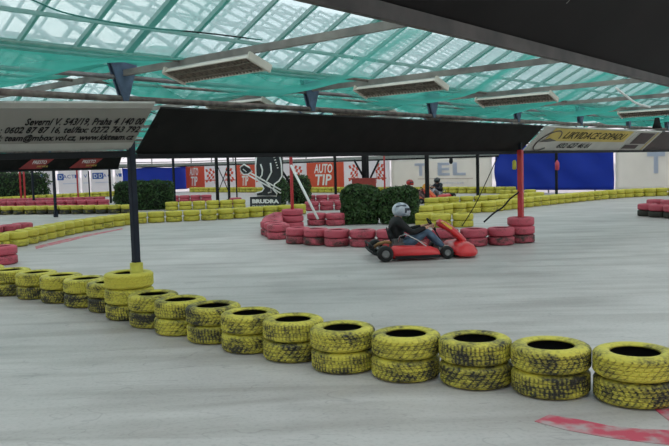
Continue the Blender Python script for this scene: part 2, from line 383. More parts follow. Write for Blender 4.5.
# shade nets, one sheet per span
for gi in range(5):
    q0, q1 = GQ[gi]+.1, GQ[gi+1]-.1; w = q1-q0
    sA, sB = S0+.3, S1-.3
    def fn(u, v):
        s = sA+(sB-sA)*u; q = q0+w*v; d = min(q-q0, q1-q)
        t = (s-SK[0])/3.2; fr = t-math.floor(t)
        z = 2.92 if d < 1.1 else 2.92+(min(d, 3.4)-1.1)*.44
        sag = math.sin(PI*fr)**1.3
        z -= (.12+.16*min(d, 2)/2)*sag
        if d < 1.1: z -= .22*(1-d/1.1)*sag*(.5+.9*abs(noise.noise(Vector((math.floor(t)*3.1, gi*5.3, v > .5)))))
        z += .12*noise.noise(Vector((s*.9, q*.6, gi)))+.015*noise.noise(Vector((s*2.5, q*1.6, gi+7)))
        return W3(s, q, min(z, GZ+TAN*d*.9-.06+(.0 if d > .3 else 0)))
    b = MB(); b.grid(fn, 230, 44)
    bb = b.build('shade_net', M_NET, fix=False)
    tag(bb, ['green shade net sagging under the nearest roof span', 'green shade net under the second roof span beyond the long pipes',
             'green shade net under the third roof span above far red tyres', 'green shade net under the fourth roof span near back wall',
             'green shade net under the farthest roof span by the white banners'][gi], 'net')

# ------------------------------------------------------------------ wall panels (end wall s=36.9)
M_RED = mat('red_panel', (.66, .075, .03), .55, var=.04)
M_WHT = cloth('white_panel', (.9, .88, .9), .55)
M_TARP = cloth('white_tarpaulin', (.90, .88, .83), .55)
M_BLUE = cloth('blue_tarpaulin', (.016, .06, .52), .4)
M_PALE = cloth('faded_blue_print', (.68, .72, .84), .5)
M_BLUEL = mat('blue_logo_print', (.03, .10, .42), .5)
Sw = 36.72
def epanel(x0, x1, z0, z1, m, name, label, cat='panel', group=None):
    q0, q1 = wq(x0), wq(x1); b = MB()
    c = W3(Sw, (q0+q1)/2, (z0+z1)/2); b.box(c, (.04, abs(q0-q1)-.02, z1-z0), (A, B, Z)); o = b.pivot(name, m, (c.x, c.y, z0)); return tag(o, label, cat, group)
def etext(body, x0, x1, z0, z1, m, parent, s=None, **k):
    q0, q1 = wq(x0), wq(x1)
    return text(body, W3((s or Sw-.025), q0, z0), -B, Z, abs(q0-q1), z1-z0, m, parent, off=0, **k)
def flag(parent, xc, z, w, h, d, m):      # tilted chequered racing flag print
    q = wq(xc); b = MB(); n = 4
    for i in range(n):
        for j in range(5):
            if (i+j) % 2 == 0:
                x = (i-n/2)*w/n; zz = z+j*h/5
                P = [W3(Sw-.028, q-(x+dx+d*.10*math.sin((zz+dz)*6)), zz+dz+d*.12*(x+dx)/w) for dx, dz in ((0, 0), (w/n, 0), (w/n, h/5), (0, h/5))]
                b.poly(P, -A*.004)
    b.bar(W3(Sw-.03, q-d*w*.55, z-.18), W3(Sw-.03, q-d*w*.40, z+h+.02), .03, .004, up=A)
    b.bar(W3(Sw-.03, q-w*.7, z+.12), W3(Sw-.03, q+w*.7, z+.12), .004, .07)
    b.build('flag_print', m, parent)
M_LETW = mat('white_print', (.82, .81, .8), .5, var=.03)
reds = [(188, 206.5, 192, 200.5, 'leftmost red wall panel beside the blue tarpaulin'), (238.5, 257, 243, 251.5, 'red wall panel behind the black worker sign'), (309, 346, 316.5, 335, 'large red wall panel with white AUTO TIP lettering, between hedge and pole')]
for x0, x1, a, c, lab in reds:
    o = epanel(x0, x1, .25, 1.95, M_RED, 'wall_banner', lab)
    etext('AUTO', a, c, 1.25, 1.86, M_LETW, o, shear=.15, font_off=.02); etext('TIP', a+1, c-1, .45, 1.17, M_LETW, o, shear=.15, font_off=.02)
whs = [(206.7, 238.3, (212.5, 232), 'white wall panel with two red chequered flags near left end'), (257.2, 308.8, (263, 301), 'white wall panel with red flag behind the small round hedges'), (346.2, 392, (356, 383), 'white wall panel with red flags above the centre hedge')]
for x0, x1, fl, lab in whs:
    o = epanel(x0, x1, .25, 1.95, M_WHT, 'wall_banner', lab)
    for k, f in enumerate(fl): flag(o, f, .75, abs(wq(f-4)-wq(f+4)), 1.0, 1 if k == 0 else -1, M_RED)
def tarp(kind, p0, p1, n, z0, z1, m, label, seed=0, amp=.05):
    # hanging tarpaulin with soft folds; p0,p1 in the ground plane, n the wall normal towards the room
    b = MB(); L_ = (p1-p0).length
    def fn(u, v):
        p = p0.lerp(p1, u); z = z0+(z1-z0)*v; x = u*L_
        d = amp*noise.noise(Vector((x*.9+z*1.1, z*.7, seed)))+amp*.6*math.sin((x*1.2+abs(z-1)*1.6+seed))*(1-v*.5)
        return p+n*(.10+d)+Z*(z+(-.03*math.sin(x*1.9) if v > .99 else 0))
    b.grid(fn, int(L_*4), 12)
    mid = p0.lerp(p1, .5)
    o = b.pivot('tarpaulin', m, (mid.x, mid.y, z0)); md = o.modifiers.new('thickness', 'SOLIDIFY'); md.thickness = .012
    return tag(o, label, 'tarpaulin')
P = lambda x: W3(36.86, wq(x))
t1 = tarp('t', P(393), P(493.5), -A, .2, 1.97, M_TARP, 'white tarpaulin with faint blue letters behind the two distant karts', 3, .02)
for ch, x0, x1 in (('T', 417, 429), ('E', 440, 452), ('L', 455, 468)): etext(ch, x0, x1, .98, 1.72, M_PALE, t1, name='faint_letter', s=36.70, font_off=.03)
b = MB(); b.bar(W3(36.70, wq(420), .80), W3(36.70, wq(475), .80), .01, .04); b.build('print_line', mat('faded_red_print', (.6, .5, .47), .6), t1)
etext('autodoprava', 438, 466, .45, .66, M_PALE, t1, name='faint_lettering', s=36.70)
tarp('t', P(496.5), P(615), -A, .15, 2.5, M_BLUE, 'wide blue tarpaulin on back wall under the yellow board', 9, .14)
t2 = tarp('t', P(617), P(800), -A, .15, 2.5, M_TARP, 'white tarpaulin with a big faint T right of the blue one', 5, .03)
etext('T', 649, 667, .95, 1.95, M_PALE, t2, name='faint_letter', s=36.68, font_off=.03)
etext('EL', 672, 712, .95, 1.95, M_PALE, t2, name='faint_letter', s=36.68, font_off=.03)
# left wall (q = 48.4): white banners, blue tarpaulin, hedge outside
QP = lambda x: W3(ws(x), 48.40)
tarp('t', QP(121), QP(186), -B, .2, 1.95, M_BLUE, 'blue tarpaulin on the left wall behind the dark box hedge', 2, .05)
def spanel(x0, x1, label, letters):
    s0, s1 = ws(x0), ws(x1); b = MB(); c = W3((s0+s1)/2, 48.2, 1.07); b.box(c, (abs(s1-s0)-.1, .04, 1.7), (A, B, Z))
    o = b.pivot('banner', M_WHT, (c.x, c.y, .22)); tag(o, label, 'banner')
    for ch, px, sq in letters:
        sx = ws(px)
        if sq:
            b = MB(); b.box(W3(sx, 48.17, 1.45), (.46, .02, .44), (A, B, Z)); b.build('blue_logo_square', M_BLUEL, o)
            text(ch, W3(sx-.13, 48.155, 1.31), A, Z, .26, .28, M_LETW, o, name='logo_letter')
        else: text(ch, W3(sx-.13, 48.175, 1.34), A, Z, .26, .24, M_BLUEL, o, name='letter')
    b = MB(); b.box(W3((s0+s1)/2, 48.17, .98), (abs(s1-s0)*.6, .01, .06), (A, B, Z)); b.build('small_print', M_PALE, o)
spanel(35, 54, 'white banner left of the slim dark pole, next to dark hedge', [('D', 37, 1)])
spanel(55.5, 78, 'white banner with a single blue logo square and ACTI letters', [('D', 58, 1), ('A', 62.5, 0), ('C', 66.5, 0), ('T', 70.5, 0), ('I', 74, 0)])
spanel(79, 87, 'narrow white banner between two lettered banners', [('V', 83, 0)])
spanel(88, 111, 'white banner with two blue logo squares', [('D', 93, 1), ('D', 98, 1), ('A', 102.5, 0), ('C', 107, 0)])
spanel(112.5, 120, 'white banner end partly behind the box hedge', [('V', 115, 0), ('I', 118, 0)])

# ================================================================== HEDGES
def hedge(name, label, c, ax, size, n, rnd=.25, leaf=.05, seed=1, group=None, z0=0.0):
    rg = random.Random(seed); X, Y = ax; L_, D_, H_ = size; c = Vector(c)
    t = thing(name, label, 'hedge', (c.x, c.y, z0), 0, group)
    pw = 2/rnd
    def ptd(d, rs=1):
        r = (abs(d.x)**pw+abs(d.y)**pw+abs(d.z)**pw)**(-1/pw)*rs
        return c+X*d.x*r*L_/2+Y*d.y*r*D_/2+Z*(z0+H_/2+d.z*r*H_/2)
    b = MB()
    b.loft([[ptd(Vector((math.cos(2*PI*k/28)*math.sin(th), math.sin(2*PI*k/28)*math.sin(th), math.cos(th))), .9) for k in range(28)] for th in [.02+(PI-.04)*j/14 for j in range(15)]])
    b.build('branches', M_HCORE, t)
    b = MB()
    for i in range(n):
        nz_ = 0
        p = ptd(Vector((rg.gauss(0, 1), rg.gauss(0, 1), rg.gauss(0, 1))).normalized())
        k = 1+.17*noise.noise(p*3.1)+rg.uniform(-.07, .05)
        p = c+Z*(z0+H_/2)+(p-c-Z*(z0+H_/2))*k
        if p.z < z0+.02: p.z = z0+.02+rg.random()*.05
        u = Vector((rg.gauss(0, 1), rg.gauss(0, 1), rg.gauss(0, 1))).normalized(); v = u.cross(Vector((rg.gauss(0, 1), rg.gauss(0, 1), rg.gauss(0, 1)))).normalized()
        l = leaf*rg.uniform(.6, 1.3)
        b.quad([p-u*l, p+v*l*.45, p+u*l, p-v*l*.45])
    b.build('foliage', M_FABRIC, t, fix=False)
    return t
XW = (Vector((1, 0, 0)), Vector((0, 1, 0)))
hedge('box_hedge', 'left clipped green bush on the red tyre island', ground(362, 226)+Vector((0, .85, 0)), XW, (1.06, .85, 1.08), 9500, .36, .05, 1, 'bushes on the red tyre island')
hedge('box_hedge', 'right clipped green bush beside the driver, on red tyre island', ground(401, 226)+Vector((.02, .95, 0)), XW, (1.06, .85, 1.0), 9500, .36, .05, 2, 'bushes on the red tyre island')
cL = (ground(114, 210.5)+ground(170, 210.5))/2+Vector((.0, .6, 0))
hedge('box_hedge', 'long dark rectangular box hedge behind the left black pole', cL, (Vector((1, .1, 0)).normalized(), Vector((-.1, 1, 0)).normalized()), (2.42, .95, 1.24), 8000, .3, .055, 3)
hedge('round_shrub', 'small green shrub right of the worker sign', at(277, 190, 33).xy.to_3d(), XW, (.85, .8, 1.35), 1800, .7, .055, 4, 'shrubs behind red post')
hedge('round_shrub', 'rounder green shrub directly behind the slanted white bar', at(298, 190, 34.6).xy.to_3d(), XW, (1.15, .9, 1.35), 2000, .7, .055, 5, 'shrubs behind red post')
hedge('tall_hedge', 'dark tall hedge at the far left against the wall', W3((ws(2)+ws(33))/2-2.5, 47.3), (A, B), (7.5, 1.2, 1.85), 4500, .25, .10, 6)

# ================================================================== TYRES
def tyre_profile(k):
    return [(.165, .076), (.176, .090), (.205, .0985), (.238, .0995), (.262, .090), (.276, .076)], [(.27, -.078)]
def tyre_mesh(name, paint, nseg, rows, style):
    R = .285; b = bmesh.new(); gl = b.verts.layers.float.new('groove')
    top = [(.165, .074), (.175, .089), (.203, .0985), (.238, .0990), (.262, .090), (.277, .078)]
    tz = [.070-.14*i/(rows-1) for i in range(rows)]
    prof = [(r, z, 0) for r, z in top]+[(R, z, 1) for z in tz]+[(r, -z, 0) for r, z in top[::-1]]
    inner = [(.178, -.086, 2), (.225, -.084, 2), (.262, -.06, 2), (.270, 0, 2), (.262, .06, 2), (.225, .084, 2), (.178, .086, 2)]
    prof += inner; m = len(prof); rings = []
    for k in range(nseg):
        a = 2*PI*k/nseg; rg = []
        for i, (r, z, kind) in enumerate(prof):
            g = 0.0
            if kind == 1 and rows > 6:
                ri = i-len(top); u = ri/(rows-1)
                circ = ri in ((rows//4), (rows//2), (rows-1-rows//4))
                if style == 0: lat = (k+int(abs(u-.5)*8)) % 4 == 0
                elif style == 1: lat = (k+int(u*10)) % 5 == 0
                else: lat = (k+(2 if u > .5 else 0)) % 3 == 0
                if circ or lat: g = 1.0
                r = R-.007*g - (.004 if u in (0, 1) else 0)
                a2 = a+(0 if style != 1 else 0)
            if kind == 0 and rows > 6 and i in (5, m-len(inner)-6): g = .5 if k % 4 == 0 else 0; r -= .004*g
            v = b.verts.new((r*math.cos(a), r*math.sin(a), z)); v[gl] = g; rg.append(v)
        rings.append(rg)
    for k in range(nseg):
        p, q = rings[k], rings[(k+1) % nseg]
        for i in range(m):
            j = (i+1) % m; f = b.faces.new((p[i], q[i], q[j], p[j])); f.smooth = rows <= 6 or prof[i][2] != 1
            if prof[i][2] == 2 or prof[j][2] == 2: f.material_index = 1
    bmesh.ops.recalc_face_normals(b, faces=list(b.faces))
    me = bpy.data.meshes.new(name); b.to_mesh(me); b.free(); me.materials.append(paint); me.materials.append(M_BT); return me
HI = [tyre_mesh('tyre', M_YT, 160, 25, s) for s in range(3)]
MIDY = tyre_mesh('tyre', M_YT, 40, 4, 0); MIDR = tyre_mesh('tyre', M_RT, 40, 4, 0)
TIER = ['bottom', 'upper']
ORD = ['first', 'second', 'third', 'fourth', 'fifth', 'sixth', 'seventh', 'eighth', 'ninth', 'tenth', 'eleventh', 'twelfth', 'thirteenth', 'fourteenth', 'fifteenth', 'sixteenth', 'seventeenth', 'eighteenth', 'nineteenth', 'twentieth']
def ordw(i):
    if i < 20: return ORD[i]
    t = ['', '', 'twenty', 'thirty', 'forty', 'fifty', 'sixty', 'seventy']
    n = i+1
    if n % 10 == 0: return {20: 'twentieth', 30: 'thirtieth', 40: 'fortieth', 50: 'fiftieth', 60: 'sixtieth', 70: 'seventieth'}[n]
    return t[n//10]+'-'+ORD[n % 10-1]
TY = []      # (distance, pos, z, color, hi, wear, label, group)
def put(pos, tier, color, wear, label, group, hi=False, r=.285, seg=None):
    TY.append(dict(p=Vector(pos).xy.to_3d(), z=.0895+.1785*tier, c=color, wear=wear, label=label, group=group, hi=hi, r=r))
# front row: bottom front pixel of each stack
fr = [(635, 411.5, .292), (551, 402.5, .292), (476, 392.5, .285), (406.5, 385.2, .283), (344, 376.2, .28), (294.5, 364.5, .28), (251, 355.5, .28), (215, 345.5, .28), (181, 337, .28), (155, 329.5, .28), (131, 321.5, .29),
      (111, 313.5, .28), (87, 308.5, .28), (63, 304, .28), (38, 300, .28), (12, 296.5, .28), (-14, 292.5, .28)]
pts = []
for x, y, r in fr:
    g = ground(x, y); u = g.normalized(); pts.append([g+u*r, r])
PI0 = 10
for i in range(PI0-1, -1, -1):
    d = pts[i][0]-pts[i+1][0]; m = (pts[i][1]+pts[i+1][1])*.985+.004
    if d.length < m: pts[i][0] = pts[i+1][0]+d.normalized()*m
for i in range(PI0+1, len(pts)):
    d = pts[i][0]-pts[i-1][0]; m = (pts[i][1]+pts[i-1][1])*.985+.004
    if d.length < m: pts[i][0] = pts[i-1][0]+d.normalized()*m
POLE1 = pts[PI0][0]+Vector((.095, .0, 0))
wears = [(.15, 1.0), (.35, .85), (.45, .8), (.4, .7), (.35, .7), (.3, .7), (.4, .6), (.65, .5), (.4, .45), (.35, .8)]
for i, (p, r) in enumerate(pts):
    p.z = 0
    if i < PI0:
        n = PI0-i
        for t in (0, 1):
            lab = f"{['bottom','upper'][t]} yellow tyre of the {ordw(n-1)} front stack right of left black pole"
            put(p, t, 'y', wears[i][1-t]*(.72 if t == 0 else 1), lab, 'yellow tyres in the front row', True, r)
    elif i == PI0:
        for t in range(3):
            put(p, t, 'y', [.55, .05, -.6][t], ['bottom', 'middle', 'clean top'][t]+' yellow tyre of the three-high stack around the left black pole', 'yellow tyres around the pole', True, r)
    else:
        for t in (0, 1):
            put(p, t, 'y', [.75, .15][t], f"{['bottom','upper'][t]} yellow tyre of the {ordw(i-PI0-1)} front stack left of left black pole", 'yellow tyres in the front row', True, r)

def row(pxs, color, phrase, group, sp=.585, off=.28, wear=(.3, .0), tiers=2, start=0, jit=.012):
    P_ = []
    for x, y in pxs:
        g = ground(x, y); P_.append(g+g.normalized()*off)
    L = [0]
    for a, c in zip(P_, P_[1:]): L.append(L[-1]+(c-a).length)
    s = 0; i = 0; rg = random.Random(len(TY)); last = None; outp = []
    while s <= L[-1]:
        k = min(max(j for j in range(len(L)) if L[j] <= s+1e-9), len(P_)-2)
        p = P_[k].lerp(P_[k+1], (s-L[k])/(L[k+1]-L[k]))
        n = (P_[k+1]-P_[k]).normalized().cross(Z); p = p+n*noise.noise(p*1.7)*.05
        if all((p-t['p']).length > .574 for t in TY if abs(t['p'].x-p.x) < 1):
            for t in range(tiers):
                tn = ['bottom', 'upper'][t]; cc = color if not callable(color) else color(t)
                put(p, t, cc, wear[0 if t == 0 else 1]+rg.uniform(-.15, .15), f"{tn} {'yellow' if cc == 'y' else 'red'} tyre, {ordw(i)} stack {phrase}", group, False, .283)
            i += 1; outp.append(p)
        s += .012
    return outp
# big red island (front edge, then the tyres behind it)
RP = ground(293, 228); 
for t in range(3): put(RP, t, 'r', -.1, ['bottom', 'middle', 'broad top'][t]+' red tyre of the stack around the slim red pole left of bushes', 'red tyres around the slim red pole', False, .31)
POLE2 = ground(521, 243.8)+Vector((.07, .28, 0))
for t_ in range(2): put(POLE2, t_, 'r', [.9, .1][t_], ['bottom', 'middle'][t_]+' red tyre of the three-high stack around the right red post', 'red tyres around the right post', False, .285)
row([(512, 245.2), (498, 246.2), (470, 247.3), (420, 247.8), (372, 247.8), (345, 247.5), (322, 246.5), (304, 245), (292, 243.5)], 'r', 'left of the red post along front of red island', 'red tyres of the centre island', wear=(.75, .1))
put(POLE2, 2, 'r', .05, 'topmost red tyre of the three-high stack around the right red post', 'red tyres around the right post')
row([(279, 240), (272, 235), (274, 229), (281, 225)], 'r', 'round the left end of red island', 'red tyres of the centre island', wear=(.6, .1))
row([(317, 226), (331, 226), (343, 226)], 'r', 'on rear side of the red island left of the bush', 'red tyres of the centre island', wear=(.5, .1))
# middle-left yellow bend
row([(-2, 250), (18, 247), (33, 243), (52, 238.5), (78, 233), (106, 228.3), (135, 224), (165, 222.5), (200, 221), (235, 219), (262, 217), (300, 214.5)], 'y', 'from the left along the middle yellow bend', 'yellow tyres of the middle bend', wear=(.15, -.15))
row([(-8, 240.5), (10, 238.5), (31, 235)], 'r', 'behind the left end of the yellow bend', 'red tyres left of the yellow bend')
row([(-14, 264), (9, 266)], 'r', 'at the left edge in front of the yellow bend', 'red tyres at the left edge', wear=(.4, .0))
# behind left
row([(128, 213.6), (100, 214), (60, 214.3), (28, 214.6), (-8, 215)], lambda t: 'y', 'leftwards from the box hedge in the dirty yellow row', 'yellow tyres at far left', wear=(1.3, -.1))
row([(-6, 208.4), (40, 207.8), (80, 207.2), (106, 206.8)], 'r', 'of the front red row behind the dirty yellow one', 'red tyres behind the dirty row', wear=(.3, -.1))
row([(-6, 205.5), (40, 204.5), (80, 203.8), (109, 203)], 'r', 'of the red row at far left', 'red tyres at far left', wear=(.2, 0))
# centre-left rows behind the bend
row([(172, 210.5), (200, 209.5), (228, 208.5), (248, 207.5)], 'y', 'of the yellow row behind the bend between two dark posts', 'yellow tyres behind the bend', wear=(.1, -.1))
row([(174, 202.5), (192, 202), (209, 201.5)], 'r', 'of the short red row right of the box hedge', 'red tyres right of the box hedge')
row([(236, 205.5), (248, 205)], 'r', 'left of the worker sign', 'red tyres left of the worker sign')
row([(312, 211), (328, 210.5), (342, 210)], 'r', 'second red line behind the slanted white bar', 'red tyres behind the island', wear=(.2, 0))
row([(310, 203), (325, 202.7), (342, 202.3)], 'r', 'rearmost red line behind the slanted white bar', 'red tyres behind the island')
# right yellow rows
row([(425, 227), (440, 228), (456, 228), (476, 226.5)], 'y', 'behind the kart driver', 'yellow tyres behind the driver', wear=(.0, -.2))
row([(424, 217.5), (437, 216)], 'y', 'right of the bush', 'yellow tyres right of the bush', wear=(.0, -.2))
row([(445, 215), (465, 213.5), (487, 212.5), (505, 210), (522, 207.8), (545, 205.3), (570, 202.5), (600, 199.6), (630, 197.3), (665, 196), (690, 195.6)], 'y', 'from the left along the right yellow row', 'yellow tyres of the right row', wear=(.15, -.15))
row([(432, 207.5), (450, 206), (480, 205), (510, 203), (530, 201.3), (545, 200.2)], 'y', 'of the second line behind the right yellow row', 'yellow tyres of the second right line', wear=(.15, -.1))
# pink/black heap right
row([(648, 216.5), (664, 218.5), (684, 219.5)], lambda t: 'r', 'of the red heap at right edge', 'red tyres of the right heap', wear=(2.2, -.1))
row([(656, 211), (672, 212), (690, 213)], lambda t: 'r', 'behind front line of red heap at right edge', 'red tyres of the right heap', wear=(2.2, -.1))
# rows along the walls
row([(505, 198), (540, 197.2)], 'y', 'behind the right yellow line near the blue tarpaulin', 'yellow tyres by the blue tarpaulin')
def wrow(p0, p1, color, phrase, group, tiers=2):
    n = int((p1-p0).length/.585); d = (p1-p0).normalized(); i = 0
    for k in range(n):
        p = p0+d*(.585*k)
        if all((p-t['p']).length > .57 for t in TY if abs(t['p'].x-p.x) < 1):
            for t in range(tiers): put(p, t, color, .1-.2*t, f"{['bottom','upper'][t]} {'yellow' if color=='y' else 'red'} tyre, {ordw(i)} stack {phrase}", group, False, .283)
            i += 1
wrow(W3(35.9, wq(520)), W3(35.9, wq(196)), 'y', 'from the right along the back wall', 'yellow tyres along the back wall')
wrow(W3(33.5, 46.9), W3(ws(2), 46.0) if 0 else W3(14, 45.2), 'y', 'along the left wall', 'yellow tyres along the left wall')
# build them: the nearest 300 as things, the rest as stuff
def vis(t):
    v = t['p']-Vector((0, 0, HC)); zc = v.dot(CF); return zc > 0 and -30 < 334.5+FP*v.dot(CR)/zc < 699
TY = [t for t in TY if vis(t)]
TY.sort(key=lambda t: t['p'].length)
rg = random.Random(3)
for i, t in enumerate(TY[:300]):
    me = (HI[i % 3] if t['hi'] else (MIDY if t['c'] == 'y' else MIDR))
    o = bpy.data.objects.new('tyre', me); COL.objects.link(o)
    k = t['r']/.285*rg.uniform(.965, .985); o.location = (t['p'].x+rg.uniform(-.004, .004), t['p'].y+rg.uniform(-.004, .004), t['z'])
    o.scale = (k, k, .893); o.rotation_euler = (0, 0, rg.uniform(0, 6.28)); o['wear'] = float(t['wear'])
    if t['hi'] is False: o['wear'] = float(t['wear'])-.1
    tag(o, t['label'], 'tyre', t['group'])
for c, m, lab in (('y', M_YT, 'distant yellow tyre rows by the far walls'), ('r', M_RT, 'distant red tyre rows at far left')):
    b = MB(); n = 0
    for t in TY[300:]:
        if t['c'] != c: continue
        n += 1
        b.lathe([(.17, .075), (.21, .0905), (.25, .09), (.283, .065), (.283, -.065), (.25, -.09), (.2, -.0905), (.17, -.075)], (t['p'].x, t['p'].y, t['z']), 18, close=True)
    if n: tag(b.build('tyre_rows', m), lab, 'tyres', None, 'stuff')
print('TYRES', len(TY), 'farthest single', TY[min(299, len(TY)-1)]['p'].length)

# ================================================================== POSTS
def post(px, py, label, r=.04, m=M_NAVY, top=2.5, base=.07, pos=None, name='support_post', boxbase=True, cat='post'):
    p = pos.copy() if pos is not None else ground(px, py); p.z = 0
    t = thing(name, label, cat, p)
    b = MB(); b.box((p.x, p.y, top/2), (r*2, r*2, top), (A, B, Z)); b.build('shaft', m, t, bevel=.006)
    if boxbase:
        b = MB(); b.box((p.x, p.y, .11), (base*2, base*2, .22), (A, B, Z)); b.build('foot', m, t, bevel=.01)
    return t
M_YS = mat('yellow_sleeve_paint', (.55, .50, .06), .6, var=.15, scale=12)
t = post(0, 0, 'dark steel pole standing in the three-high yellow tyre stack', .038, M_NAVY, 2.5, pos=POLE1, boxbase=False)
b = MB(); b.lathe([(0, .0), (.075, .0), (.075, .635), (.04, .645), (0, .645)], (POLE1.x, POLE1.y, 0), 20); b.build('yellow_sleeve', M_YS, t)['label'] = 'yellow painted sleeve around the pole foot'
b = MB(); b.lathe([(0, .646), (.055, .646), (.055, .66), (0, .66)], (POLE1.x, POLE1.y, 0), 16); b.build('collar', M_NAVY, t)
t = post(0, 0, 'bright red square post standing in the right red tyre stack', .05, M_REDP, 1.93, pos=POLE2, boxbase=False)
b = MB(); b.box((POLE2.x, POLE2.y, 2.2), (.06, .06, .55), (A, B, Z)); b.build('upper_shaft', M_NAVY, t)
b = MB(); b.lathe([(.02, -.1), (.045, -.08), (.045, .06), (.02, .1)], (0, 0, 0), 12); o = b.pivot('tag', M_YS, (0, 0, 0)); o.location = POLE2-CR*.125+Z*1.62; o.name = 'yellow_warning_lamp'; tag(o, 'small yellow lamp hanging on the red post under the board', 'lamp')
RED1 = RP
t = post(0, 0, 'slim red post rising from the broad red tyre left of bushes', .035, M_REDP, 2.5, pos=RED1, boxbase=False)
post(56, 217, 'slim dark blue post with square foot before the far left rows', .045, M_NAVY)
post(175, 206.5, 'dark post at right end of the long box hedge', .045, M_NAVY)
post(218, 207.5, 'black post with broad foot between hedge and worker sign', .055, M_BLACK, base=.1)
post(229.5, 203.5, 'dark post just right of the black one near worker sign', .05, M_BLACK, base=.1)
post(237, 199, 'thin dark post left of the worker sign shovel', .03, M_BLACK, boxbase=False)
post(283, 200, 'black post between the worker sign and shrub', .045, M_BLACK, boxbase=False)
post(336, 201.5, 'dark post between red AUTO TIP panel and bush', .05, M_BLACK, base=.09)
post(427.5, 205.5, 'black post right beside the distant karts', .065, M_BLACK, base=.1)
post(478, 200.5, 'black post in front of white tarpaulin right end', .055, M_BLACK, base=.1)
post(556.5, 197.2, 'black post in front of the blue tarpaulin', .05, M_BLACK, boxbase=False)
post(589, 190.5, 'thin dark post against the blue tarpaulin', .03, M_BLACK, boxbase=False)
post(366, 199, 'thick black column behind the left bush', .13, M_BLACK, boxbase=False)
post(385, 200, 'slim red post behind the right bush', .03, M_REDP, boxbase=False)
post(78.5, 203, 'thin red post between the white banners', .035, M_REDP, top=1.9, boxbase=False)
post(21.5, 204, 'left one of two red posts before the tall hedge', .04, M_REDP, top=2.0, boxbase=False)
post(25.5, 204, 'right one of two red posts before the tall hedge', .04, M_REDP, top=2.0, boxbase=False)
post(34, 205, 'dark post at left edge of white banners', .05, M_NAVY, boxbase=False)
post(90, 201.5, 'thin dark post before the middle white banners', .03, M_NAVY, top=1.8, boxbase=False)
post(111, 203, 'dark post at left edge of the long box hedge', .05, M_BLACK, boxbase=False)
def brace(p, q, r, m, name, label, cat='brace'):
    b = MB(); b.tube([p, q], r, 8); return tag(b.pivot(name, m, (Vector(p) if p[2] < q[2] else Vector(q))), label, cat)
# diagonal braces
c = ground(366, 199)
for i, (x, y0, y1) in enumerate(((354, 160, 176), (379, 160, 181))):
    brace(at(x, y0, c.y-.1), at(363 if i == 0 else 369, y1, c.y-.1), .05, M_BLACK, 'diagonal_brace', ['left', 'right'][i]+' diagonal brace on the thick column behind bushes')
c = ground(224, 205)
for i, (x0, x1) in enumerate(((217, 228), (228.5, 219))):
    brace(at(x0, 165, c.y), at(x1, 190, c.y), .02, M_BLACK, 'diagonal_brace', ['falling', 'rising'][i]+' thin cross brace between the two black posts')
brace(at(282, 171, 31.5), at(290, 183, 31.5), .05, M_BLACK, 'diagonal_brace', 'short dark diagonal brace beside the slim red pole')
brace(Vector((RED1.x, RED1.y-.1, 1.75)), at(318, 219, RED1.y-.9), .035, M_WHITEP, 'slanted_bar', 'white slanted bar leaning from slim red pole to tyres', 'bar')
brace(at(113, 184, 34.2), at(123, 193, 34.0), .04, M_WHITEP, 'slanted_bar', 'short white slanted bar at left corner of box hedge', 'bar')
b = MB(); c = at(364, 187, 36); b.box((c.x, c.y, .72), (1.15, .3, .62)); b.box((c.x, c.y, 1.05), (1.25, .34, .06)); b.box((c.x, c.y, .2), (1.0, .24, .4))
tag(b.pivot('red_cabinet', mat('dull_red', (.33, .04, .03), .6), (c.x, c.y, 0)), 'dull red cabinet behind the left bush', 'cabinet')
b = MB(); p = ground(556.5, 197.2)-Vector((0, .12, 0)); b.lathe([(0, -.22), (.09, -.2), (.1, .12), (.05, .19), (.03, .24), (0, .24)], (p.x, p.y, 1.45), 12)
tag(b.pivot('fire_extinguisher', mat('pink_red', (.6, .06, .1), .4), (p.x, p.y, 1.23)), 'pinkish red extinguisher hanging on the post before blue tarpaulin', 'extinguisher')

# ================================================================== BOARDS
TILT = -B*.54
def board(p0, p1, z0, z1, m, label, tilt=TILT, rail=True, name='advertising_board', group=None, th=.03, ext=0):
    p0 = Vector(p0); p1 = Vector(p1)
    base = p0.lerp(p1, .5); t = thing(name, label, 'board', (base.x, base.y, z0), 0, group)
    a, c = p0+Z*z0, p1+Z*z0; d, e = p0+tilt+Z*z1, p1+tilt+Z*z1
    n = (c-a).cross(d-a).normalized()*th
    if n.dot(Vector((0, 0, HC))-a) > 0: n = -n
    b = MB(); b.hexa([a, c, e, d, a+n, c+n, e+n, d+n]); b.build('panel', m, t)
    if rail:
        dd = (p1-p0).normalized()
        b = MB(); b.bar(p0+Z*(z0-.03)-dd*ext, p1+Z*(z0-.03), .05, .06); b.build('bottom_rail', M_BLACK, t)
    u = (c-a).normalized(); v = (d-a); nn = u.cross(v).normalized()
    if nn.dot(Vector((0, 0, HC))-a) < 0: nn = -nn
    return t, a, u, v, (c-a).length, nn
def TP(f, x, y, o=.02): _, a, u, v, L_, nn = f; return a+u*x+v*y+nn*(o)
PB1 = W3(5.03, 7.62); PB2 = W3(14.6, 7.62)
f = board(PB1+A*.08, PB2, 1.905, 2.40, M_BOARD, 'long plain black board slung between left pole and red post')
